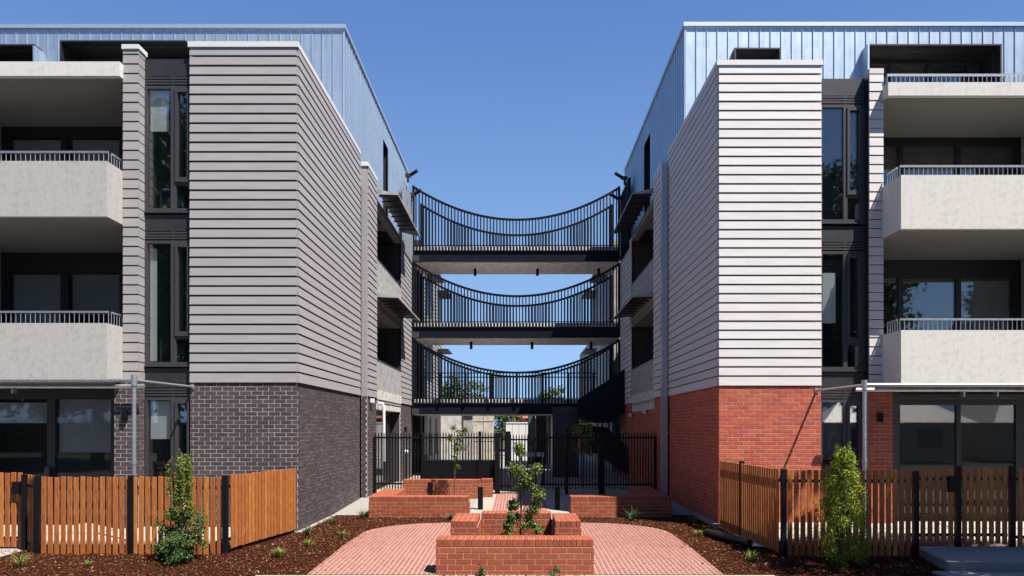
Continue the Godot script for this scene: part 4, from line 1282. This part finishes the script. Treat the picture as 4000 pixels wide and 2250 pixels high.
	for c in [[-4.28, 11.95, -27.7, 1.0, "upper camera on the grey building's roof corner"], [-4.30, 11.6, -28.9, 1.0, "lower camera on the post of the topmost bridge, grey side"], [4.06, 11.85, -27.7, -1.0, "upper camera on the white building's roof corner"], [4.0, 11.45, -28.9, -1.0, "lower camera on the post of the topmost bridge, white side"]]:
		var t := thing("security_camera", "small dark security %s" % c[4], "camera", Vector3(c[0], c[1], c[2]), "security cameras at the topmost bridge")
		var s: float = c[3]
		var m := MB.new()
		m.tube([Vector3(-0.02 * s, -0.3, 0), Vector3(-0.02 * s, -0.02, 0)], 0.05, 8)
		m.box(Vector3(-0.12 * s, -0.1, 0.06), Vector3(0.1 * s, 0.02, -0.06))
		obj("bracket", m, M.frame_dark, t)
		m = MB.new()
		m.tube([Vector3(0.08 * s, -0.02, 0.0), Vector3(0.34 * s, 0.1, 0.1)], 0.065, 10)
		obj("body", m, M.black_steel, t)
		m = MB.new()
		m.tube([Vector3(0.335 * s, 0.098, 0.098), Vector3(0.36 * s, 0.11, 0.11)], 0.075, 10)
		obj("hood", m, M.frame_dark, t)

func wall_light(at: Vector3, out: Vector3, m: Material, label: String) -> void:
	var t := thing("wall_light", label, "light", at, "wall lights")
	var b := MB.new()
	b.cbox(Vector3(0.045, 0.1, 0.045) if m == M.black_steel else Vector3(0.05, 0.06, 0.09), 0.006)
	obj("housing", b, m, t)
	var p := MB.new()
	var w := Vector3(0.03, 0.03, 0.03)
	p.box(-out * 0.04 - w, -out * 0.08 + w)
	obj("wall_plate", p, M.frame_dark, t)


# ---------------------------------------------------------------- timber fences
func fences() -> void:
	var f := thing("slat_fence", "sunlit orange timber slat fence in front of the grey building", "fence")
	slat_fence(f, Vector3(-8.26, 0, -12.4), Vector3(-5.12, 0, -12.4), Vector3.BACK, 1.31, -0.05)
	slat_fence(f, Vector3(-8.72, 0, -12.7), Vector3(-8.36, 0, -12.42), Vector3(0.5, 0, 0.85).normalized(), 1.33, -0.04)
	slat_fence(f, Vector3(-5.04, 0, -12.44), Vector3(-4.63, 0, -14.78), Vector3(0.98, 0, 0.17).normalized(), 1.33, 0.06)
	for p in [[-8.72, -12.68], [-8.31, -12.4], [-6.69, -12.4], [-5.07, -12.4]]:
		post(f, p[0], p[1] + 0.03, 1.33, -0.3)
	var g := thing("slat_gate", "orange timber slat gate with black latch at the end of the sunlit fence", "gate")
	slat_fence(g, Vector3(-10.4, 0, -12.78), Vector3(-8.82, 0, -12.78), Vector3.BACK, 1.36, 0.03)
	bx("latch", Vector3(-8.98, 0.98, -12.68), Vector3(-8.78, 1.2, -12.76), M.black_steel, g)
	post(g, -10.45, -12.75, 1.4, -0.1)
	f = thing("slat_fence", "shaded brown timber slat fence in front of the white building", "fence")
	slat_fence(f, Vector3(4.54, 0, -12.2), Vector3(6.66, 0, -12.2), Vector3.BACK, 1.44, -0.03, 1)
	slat_fence(f, Vector3(4.36, 0, -15.48), Vector3(4.47, 0, -12.26), Vector3.LEFT, 1.45, 0.02, 1)
	for p in [[4.49, -12.2, 1.46, -0.3], [6.73, -12.2, 1.42, -0.15], [4.40, -14.2, 1.5, -0.1]]:
		post(f, p[0], p[1] + 0.03, p[2], p[3])
	g = thing("slat_gate", "double timber slat gate with black latch above the concrete step", "gate")
	slat_fence(g, Vector3(6.80, 0, -12.42), Vector3(7.52, 0, -12.42), Vector3.BACK, 1.46, 0.14, 1)
	slat_fence(g, Vector3(7.64, 0, -12.42), Vector3(8.45, 0, -12.42), Vector3.BACK, 1.46, 0.14, 1)
	slat_fence(g, Vector3(8.6, 0, -12.42), Vector3(9.8, 0, -12.42), Vector3.BACK, 1.46, 0.1, 1)
	for p in [[7.58, -12.42], [8.52, -12.42]]:
		post(g, p[0], p[1] + 0.03, 1.5, 0.08)
	bx("latch", Vector3(7.40, 1.05, -12.33), Vector3(7.56, 1.32, -12.4), M.black_steel, g)
	# terraces behind the fences
	for s in [[-13.0, -5.2], [4.75, 13.4]]:
		var k := MB.new()
		k.box(Vector3(s[0], -0.1, -13.0), Vector3(s[1], 0.09, -16.6))
		var tr := struct("terrace", k, M.sand)
		var px: float = s[0]
		var i := 0
		while px < s[1] - 0.3:
			for j in 5:
				bx("paver", Vector3(px + 0.004, 0.088, -13.1 - j * 0.6), Vector3(px + 0.592, 0.102, -13.69 - j * 0.6), M.paver_pale, tr)
			px += 0.6
	# concrete step at the right gate, corner slabs
	var st := MB.new()
	var pts := [Vector2(6.86, 12.42), Vector2(6.56, 10.95), Vector2(12.0, 10.95), Vector2(12.0, 12.42)]
	for q in [[0.10, pts]]:
		var p: Array = q[1]
		st.quad(Vector3(p[0].x, q[0], -p[0].y), Vector3(p[1].x, q[0], -p[1].y), Vector3(p[2].x, q[0], -p[2].y), Vector3(p[3].x, q[0], -p[3].y))
		for i in 4:
			var a: Vector2 = p[i]
			var b: Vector2 = p[(i + 1) % 4]
			st.quad(Vector3(a.x, -0.2, -a.y), Vector3(b.x, -0.2, -b.y), Vector3(b.x, q[0], -b.y), Vector3(a.x, q[0], -a.y))
	struct("concrete_step", st, M.concrete_path)
	var lw := MB.new()
	lw.box(Vector3(6.3, -0.2, -9.4), Vector3(12.0, -0.035, -10.94))
	struct("concrete_step", lw, M.concrete_path)
	sheet("slab", -12.0, -8.72, -12.0, -13.0, 0.012, M.concrete_pale)
	var cs := MB.new()
	cs.quad(Vector3(3.98, gy(-13) + 0.03, -13.0), Vector3(4.45, gy(-13) + 0.03, -12.75), Vector3(4.45, gy(-13) + 0.03, -14.1), Vector3(4.1, gy(-13) + 0.03, -14.2))
	cs.box(Vector3(4.0, -0.1, -13.1), Vector3(4.44, gy(-13) + 0.028, -14.0))
	struct("slab", cs, M.concrete_pale)
	# corrugated drain
	var d := MB.new()
	var rings := []
	var rad := []
	for i in 61:
		var u := i / 60.0
		rings.append(Vector3(lerpf(3.72, 4.12, u), gy(-12.9) + 0.09 + 0.015 * sin(u * 3.0), lerpf(-14.2, -12.75, u) + 0.08 * sin(u * 4.0)))
		rad.append(0.075 if i % 2 == 0 else 0.062)
	d.tube(rings, rad, 12)
	var o := obj("drain_pipe", d, M.drain)
	tag(o, "black corrugated drain pipe lying on the mulch beside the shaded side fence", "pipe")


# ---------------------------------------------------------------- awning frames
func canopies() -> void:
	for s in [1.0, -1.0]:
		var left: bool = s > 0
		var t := thing("awning_frame", "galvanised awning frame over the %s terrace" % ("grey building's" if left else "red brick ground-floor"), "awning frame")
		var px := -6.93 if left else 6.55
		var pz := -12.9 if left else -13.6
		var wz := -14.81 if left else -15.55
		var wx := -6.746 if left else 6.45
		var h := 3.01 if left else 2.97
		var far := -11.5 if left else 12.5
		var m := MB.new()
		m.tube([Vector3(px, 0, pz), Vector3(px, h + 0.02, pz)], 0.036, 14)
		obj("post", m, M.galv, t)
		m = MB.new()
		m.tube([Vector3(px, h - 0.1, pz), Vector3(px, h + 0.09, pz)], 0.052, 14)
		m.tube([Vector3(px, 1.5, pz), Vector3(px, 1.58, pz)], 0.045, 14)
		obj("collar", m, M.galv, t)
		m = MB.new()
		m.tube([Vector3(px, h, pz), Vector3(wx, h - 0.01, wz + 0.02)], 0.024, 10)
		obj("arm", m, M.galv, t)
		m = MB.new()
		m.box(Vector3(wx - 0.04, h - 0.06, wz + 0.004), Vector3(wx + 0.04, h + 0.05, wz + 0.02))
		obj("wall_bracket", m, M.galv, t)
		m = MB.new()
		m.tube([Vector3(px, h, pz), Vector3(far, h, pz)], 0.034, 12)
		obj("front_beam", m, M.galv, t)
		m = MB.new()
		var bz := -14.45 if left else -15.0
		m.tube([Vector3(-7.55 if left else 7.04, h - 0.02, bz), Vector3(far, h - 0.02, bz)], 0.042, 12)
		obj("roller", m, M.steel, t)
		for bx_ in ([-10.8, -10.2] if left else [9.3, 10.0]):
			m = MB.new()
			m.box(Vector3(bx_ - 0.02, h - 0.16, bz - 0.1), Vector3(bx_ + 0.02, h - 0.04, bz + 0.03))
			obj("clip", m, M.galv, t)
		m = MB.new()
		var cx := -10.6 if left else 10.1
		m.tube([Vector3(cx, h, pz), Vector3(cx + (0.3 if not left else -0.3), h - 0.02, bz)], 0.022, 10)
		obj("arm", m, M.galv, t)


# ---------------------------------------------------------------- garden
func garden() -> void:
	# bark chips: nobody could count them
	var cm := MB.new()
	cm.cbox(Vector3(0.5, 0.14, 0.26), 0.08)
	var spots := []
	var cols := []
	var tones := [Color(0.075, 0.026, 0.014), Color(0.105, 0.037, 0.018), Color(0.055, 0.02, 0.011), Color(0.14, 0.055, 0.026), Color(0.18, 0.085, 0.045), Color(0.30, 0.20, 0.14)]
	for i in 100000:
		var x := rng.randf_range(-11.0, 11.0)
		var z := -rng.randf_range(9.7, 17.4)
		var d := -z
		if d > 13.1 and (x < -4.6 or x > 4.35): continue
		if d > PAVE_NEAR - 0.02 and d < pave_far(x) + 0.02 and absf(x - PAVE_C) < PAVE_W + 0.02:
			var edge := minf(PAVE_W - absf(x - PAVE_C), pave_far(x) - d)
			if edge < 0.3 and edge > 0.01 and rng.randf() < 0.035 * (1.0 - edge / 0.3):
				pass
			elif not (x > -1.18 and x < 1.06 and d > 11.3 and d < 12.7) and not (x > -0.72 and x < 0.6 and d > 12.6 and d < 13.85): continue
		if d <= PAVE_NEAR and absf(x - PAVE_C) < 3.9 and not (x > -1.2 and x < 1.1 and d > 10.4): continue
		if d > 16.1 and absf(x) < 1.24: continue
		var on_paving := d > PAVE_NEAR and d < pave_far(x) and absf(x - PAVE_C) < PAVE_W
		if x > 6.3 and d < 12.5 and x > 6.86 - (12.42 - d) * 0.2: continue
		var s := rng.randf_range(0.012, 0.042)
		var b := Basis.from_euler(Vector3(rng.randfn() * 0.45, rng.randf() * TAU, rng.randfn() * 0.45)).scaled_local(Vector3(s, s * rng.randf_range(0.5, 1.0), s * rng.randf_range(0.6, 1.2)))
		var lift := 0.02 if on_paving and not (absf(x) < 1.2) else 0.03 if (absf(x) < 1.2 and d > 11 and d < 14) else 0.0
		spots.append(Transform3D(b, Vector3(x, gy(z) + 0.002 + rng.randf() * 0.014 + lift, z)))
		var w := rng.randf()
		cols.append((tones[0 if w < 0.3 else (1 if w < 0.55 else (2 if w < 0.75 else (3 if w < 0.9 else (4 if w < 0.975 else 5))))] * 0.8) * rng.randf_range(0.8, 1.25))
	var mm := MultiMesh.new()
	mm.transform_format = MultiMesh.TRANSFORM_3D
	mm.use_colors = true
	mm.mesh = cm.mesh()
	mm.instance_count = spots.size()
	for i in spots.size():
		mm.set_instance_transform(i, spots[i])
		mm.set_instance_color(i, cols[i])
	var mi := MultiMeshInstance3D.new()
	mi.name = "bark_mulch"
	mi.multimesh = mm
	mi.material_override = M.chip
	add_child(mi)
	stuff(mi)
	tag(mi, "reddish brown bark mulch covering the garden beds", "mulch")
	# tall shrubs in front of the fences
	var bright := [Color(0.21, 0.26, 0.022), Color(0.145, 0.205, 0.02), Color(0.09, 0.14, 0.018), Color(0.27, 0.30, 0.03)]
	var deep := [Color(0.045, 0.09, 0.02), Color(0.03, 0.065, 0.016), Color(0.06, 0.11, 0.028), Color(0.10, 0.16, 0.06)]
	var mid := [Color(0.13, 0.175, 0.02), Color(0.085, 0.13, 0.018), Color(0.06, 0.095, 0.016), Color(0.17, 0.20, 0.03)]
	var t := thing("tall_shrub", "tall two-tiered evergreen shrub in front of the sunlit orange fence", "shrub", Vector3(-5.55, -0.06, -11.75))
	var k := MB.new()
	for i in 7:
		var a := rng.randf() * TAU
		k.tube([Vector3(cos(a) * 0.03, 0, sin(a) * 0.03), Vector3(cos(a) * 0.1, 0.9, sin(a) * 0.1), Vector3(cos(a) * 0.14, 1.75, sin(a) * 0.14)], [0.014, 0.009, 0.004], 5, false)
	obj("stem", k, M.bark, t)
	var b := MB.new()
	for i in 120:
		var y := rng.randf_range(0.05, 0.82)
		var r := 0.45 * sqrt(maxf(0.05, 1.0 - pow((y - 0.35) / 0.6, 2)))
		var a := rng.randf() * TAU
		leaves(b, Vector3(cos(a) * r * rng.randf(), y, sin(a) * r * rng.randf()), Vector3(0.1, 0.09, 0.1), 75, 0.042, deep, 0.5)
	for i in 44:
		var y := rng.randf_range(0.75, 1.15)
		var a := rng.randf() * TAU
		leaves(b, Vector3(cos(a) * 0.2 * rng.randf(), y, sin(a) * 0.2), Vector3(0.07, 0.1, 0.07), 26, 0.04, deep + bright, 0.5)
	for i in 30:   # upright shoots of the upper tier
		var a := rng.randf() * TAU
		var r := 0.2 * sqrt(rng.randf())
		var y0 := rng.randf_range(0.85, 1.3)
		var y1 := rng.randf_range(1.45, 1.93) - r * 0.6
		var y := y0
		while y < y1:
			leaves(b, Vector3(cos(a) * r, y, sin(a) * r), Vector3(0.045, 0.06, 0.045), 13, 0.036, mid, 0.6, 0.6)
			y += 0.055
	obj("foliage", b, M.leaf, t)
	t = thing("tall_shrub", "columnar yellow-green shrub in front of the shaded brown fence", "shrub", Vector3(5.28, -0.08, -11.65))
	k = MB.new()
	for i in 7:
		var a := rng.randf() * TAU
		k.tube([Vector3(cos(a) * 0.03, 0, sin(a) * 0.03), Vector3(cos(a) * 0.12, 0.9, sin(a) * 0.12), Vector3(cos(a) * 0.1, 1.75, sin(a) * 0.1)], [0.016, 0.01, 0.004], 5, false)
	obj("stem", k, M.bark, t)
	b = MB.new()
	for i in 420:
		var y := rng.randf_range(0.05, 1.85)
		var r := 0.40 * clampf((2.05 - y) / 0.9, 0.22, 1.0) * rng.randf_range(0.75, 1.08)
		var a := rng.randf() * TAU
		leaves(b, Vector3(cos(a) * r * sqrt(rng.randf()), y, sin(a) * r * sqrt(rng.randf())), Vector3(0.075, 0.11, 0.075), 48, 0.034, bright, 0.5)
	for e in [[-0.12, 1.9], [0.08, 1.92], [0.02, 1.86]]:
		leaves(b, Vector3(e[0], e[1], 0), Vector3(0.035, 0.13, 0.035), 50, 0.03, bright, 0.5)
	obj("foliage", b, M.leaf, t)
	young_tree("young leafy tree growing inside the brick planter", 0.02, -12.3, 2.0, 0.03, [[0.0, 1.72, 0.16], [-0.05, 1.4, 0.2], [0.2, 1.35, 0.2], [0.05, 1.1, 0.22], [0.3, 1.0, 0.16], [-0.16, 0.85, 0.16], [0.22, 0.72, 0.18], [-0.2, 0.45, 0.16], [0.14, 0.5, 0.15], [-0.1, 0.62, 0.14], [-0.28, 0.25, 0.14], [0.3, 0.38, 0.12]], 620, 0.045, [Color(0.11, 0.165, 0.03), Color(0.075, 0.12, 0.025), Color(0.16, 0.21, 0.04), Color(0.04, 0.06, 0.02)])
	young_tree("thin sparse young tree standing before the gate pickets on the sunny side", -1.82, -20.1, 2.15, 0.1, [[0.0, 2.05, 0.16], [0.18, 1.9, 0.18], [0.08, 1.7, 0.2], [0.3, 2.0, 0.13], [-0.14, 1.75, 0.14], [0.12, 1.45, 0.2], [0.24, 1.5, 0.16], [0.05, 1.2, 0.13], [0.1, 0.95, 0.1]], 130, 0.06, [Color(0.085, 0.12, 0.03), Color(0.05, 0.08, 0.02), Color(0.14, 0.16, 0.05)])
	young_tree("young tree with olive leaves in the shade behind the gate pickets", 2.12, -24.0, 2.5, 0.12, [[0.1, 2.2, 0.28], [-0.1, 1.9, 0.3], [0.12, 1.7, 0.32], [-0.05, 1.4, 0.32], [0.18, 1.3, 0.25]], 260, 0.08, [Color(0.26, 0.30, 0.04), Color(0.18, 0.22, 0.035), Color(0.12, 0.15, 0.03)])
	# small plants in the mulch
	var dk := [Color(0.05, 0.09, 0.03), Color(0.035, 0.07, 0.025), Color(0.08, 0.13, 0.05)]
	var lt := [Color(0.14, 0.19, 0.03), Color(0.10, 0.15, 0.025), Color(0.20, 0.22, 0.06)]
	var gr := "young grasses planted in the mulch"
	tuft("dark green tuft at the corner of the brick seat and charcoal wall", -3.72, -17.0, 0.28, 0.1, 60, dk, gr)
	tuft("blue-green tuft against the charcoal wall plinth, middle of three", -4.15, -15.9, 0.2, 0.12, 60, dk, gr)
	tuft("blue-green tuft against the charcoal wall plinth, closest to the orange fence", -4.2, -14.25, 0.24, 0.1, 60, dk, gr)
	tuft("small tuft in the mulch beside the rounded paving edge on the grey side", -3.45, -14.0, 0.16, 0.1, 50, lt, gr)
	tuft("yellow-green tuft in the mulch midway along the orange side fence", -3.82, -13.0, 0.15, 0.14, 60, lt, gr)
	tuft("bright grass patch in the mulch near the corner post of the orange fence", -4.05, -12.1, 0.16, 0.22, 110, lt, gr)
	tuft("spiky grass tuft in front of the orange gate post", -7.9, -11.35, 0.24, 0.2, 60, lt, gr)
	tuft("tiny pale tuft in front of the orange fence near the tall shrub", -6.85, -11.4, 0.1, 0.1, 40, lt, gr)
	tuft("grey-green tuft at the foot of the long sunlit brick seat", -1.62, -16.75, 0.17, 0.12, 70, dk, gr)
	tuft("strappy grey-green tuft at the shadow line of the half shaded seat", 2.62, -16.6, 0.34, 0.16, 60, dk, gr)
	tuft("sparse twiggy tuft in the shade by the red building's plinth", 3.92, -16.1, 0.42, 0.1, 12, [Color(0.16, 0.17, 0.1)], gr)
	tuft("bright little grass patch beside the rounded paving on the red side", 3.55, -14.2, 0.14, 0.14, 90, lt, gr)
	tuft("bright grass tuft in the mulch below the black drain pipe", 3.82, -11.75, 0.18, 0.16, 90, lt, gr)
	for p in [[-0.6, "small leafy seedling at the foot of the front planter wall, grey-building side"], [0.55, "small leafy seedling at the foot of the front planter wall, white-building side"]]:
		var s := MB.new()
		for i in 5:
			leaves(s, Vector3(rng.randf_range(-0.06, 0.06), 0.04 + 0.025 * i, rng.randf_range(-0.04, 0.04)), Vector3(0.05, 0.04, 0.05), 24, 0.04, deep, 0.5)
		tag(obj("seedling", s, M.leaf, self, Vector3(p[0], gy(-10.7), -10.72)), p[1], "plant", "seedlings by the planter")
	var pw := thing("green_stake", "pale green leaning garden stake behind the sunlit orange fence", "stake")
	var sk := MB.new()
	sk.bar(Vector3(-6.12, 0.1, -13.2), Vector3(-6.26, 1.62, -13.2), 0.02, 0.02)
	obj("rod", sk, mat(Color(0.55, 0.62, 0.42), 0.5), pw)

func young_tree(label: String, x: float, z: float, h: float, base: float, blobs: Array, per: int, size: float, cols: Array) -> void:
	var t := thing("young_tree", label, "tree", Vector3(x, base, z))
	var k := MB.new()
	k.tube([Vector3(0, -0.05, 0), Vector3(0.015, h * 0.4, 0.01), Vector3(-0.01, h * 0.75, 0), Vector3(0, h * 0.95, 0)], [0.018, 0.014, 0.009, 0.003], 7)
	for q in blobs:
		var e := Vector3(q[0], q[1], rng.randf_range(-0.15, 0.15))
		k.tube([Vector3(0, maxf(0.1, e.y - 0.35), 0), Vector3(e.x * 0.6, e.y - 0.1, e.z * 0.6), e], [0.007, 0.005, 0.003], 5, false)
	obj("trunk", k, M.bark, t)
	var b := MB.new()
	for q in blobs:
		for j in 4:
			var o := Vector3(q[0] + rng.randf_range(-0.5, 0.5) * q[2], q[1] + rng.randf_range(-0.5, 0.5) * q[2], rng.randf_range(-0.15, 0.15))
			leaves(b, o, Vector3.ONE * q[2] * 0.6, per / 4, size, cols, 0.6)
	obj("foliage", b, M.leaf, t)


# ---------------------------------------------------------------- what stands behind the camera: seen in the glass, and one tree that shades the right-hand garden
func street() -> void:
	var g := [Color(0.05, 0.085, 0.02), Color(0.035, 0.065, 0.016), Color(0.075, 0.11, 0.03)]
	big_tree("broad street tree that shades the white building's front garden", "street trees", 10.9, -8.7, 10.6, Vector3(3.3, 2.6, 1.9), 300, 90, 0.6, 0.17, g, 0.0, [[Vector3(5.28, 1.5, -11.65), 0.36], [Vector3(5.28, 1.05, -11.6), 0.34], [Vector3(5.1, 0.6, -11.4), 0.2], [Vector3(7.9, 0.1, -11.5), 0.07], [Vector3(7.2, 0.1, -11.2), 0.06], [Vector3(8.3, 0.0, -11.1), 0.09]])
	var spots := [[-35.0, 22.0, 19.0], [-29.0, 18.0, 20.0], [-22.4, 15.5, 23.0], [-9.0, 24.0, 13.0], [-1.0, 26.0, 11.0], [7.0, 27.0, 10.0], [15.0, 24.0, 12.0], [25.5, 25.0, 19.5], [41.0, 26.0, 14.0]]
	var words := ["dark tall", "very tall dense", "tall spreading", "middling round", "low bushy", "small round", "medium dense", "tall rounded", "broad"]
	for i in spots.size():
		var s = spots[i]
		var many: bool = i < 3
		big_tree("%s street tree on the far side of the road" % words[i], "street trees", s[0], s[1], s[2], Vector3(s[2] * 0.3, s[2] * 0.42, s[2] * 0.3), 420 if many else 170, 70, s[2] * 0.085, 0.6, g)
	var hd := thing("hedge", "long dark clipped hedge along the far side of the road", "hedge")
	var hb := MB.new()
	for i in 150:
		leaves(hb, Vector3(-62 + i * 0.9, 1.6, 31.0), Vector3(0.8, 1.7, 0.6), 60, 0.5, g, 0.4)
	obj("foliage", hb, M.leaf, hd)
	bx("stem", Vector3(-62, 0, 30.9), Vector3(72, 2.6, 31.3), M.bark, hd)
	for q in [[24.0, 14.0, "cream bungalow with a pale hipped roof across the road"], [36.0, 15.5, "brick-fronted bungalow with a pale gabled roof across the road"]]:
		var h := thing("bungalow", q[2], "house", Vector3(q[0], 0, q[1]))
		bx("wall", Vector3(-4.5, 0, 0), Vector3(4.5, 2.5, 7), M.cream, h)
		var r := MB.new()
		r.quad(Vector3(-5, 2.5, -0.6), Vector3(5, 2.5, -0.6), Vector3(1.5, 5.0, 3.5), Vector3(-1.5, 5.0, 3.5))
		r.quad(Vector3(5, 2.5, 7.6), Vector3(-5, 2.5, 7.6), Vector3(-1.5, 5.0, 3.5), Vector3(1.5, 5.0, 3.5))
		r.quad(Vector3(5, 2.5, -0.6), Vector3(5, 2.5, 7.6), Vector3(1.5, 5.0, 3.5), Vector3(1.5, 5.0, 3.5))
		r.quad(Vector3(-5, 2.5, 7.6), Vector3(-5, 2.5, -0.6), Vector3(-1.5, 5.0, 3.5), Vector3(-1.5, 5.0, 3.5))
		obj("roof", r, M.roof_pale, h)
		for wx in [-3.0, 1.5]:
			bx("window", Vector3(wx, 0.9, -0.03), Vector3(wx + 1.6, 2.1, 0.02), M.frame_dark, h)
		bx("door", Vector3(-0.6, 0, -0.03), Vector3(0.4, 2.1, 0.02), M.charcoal, h)
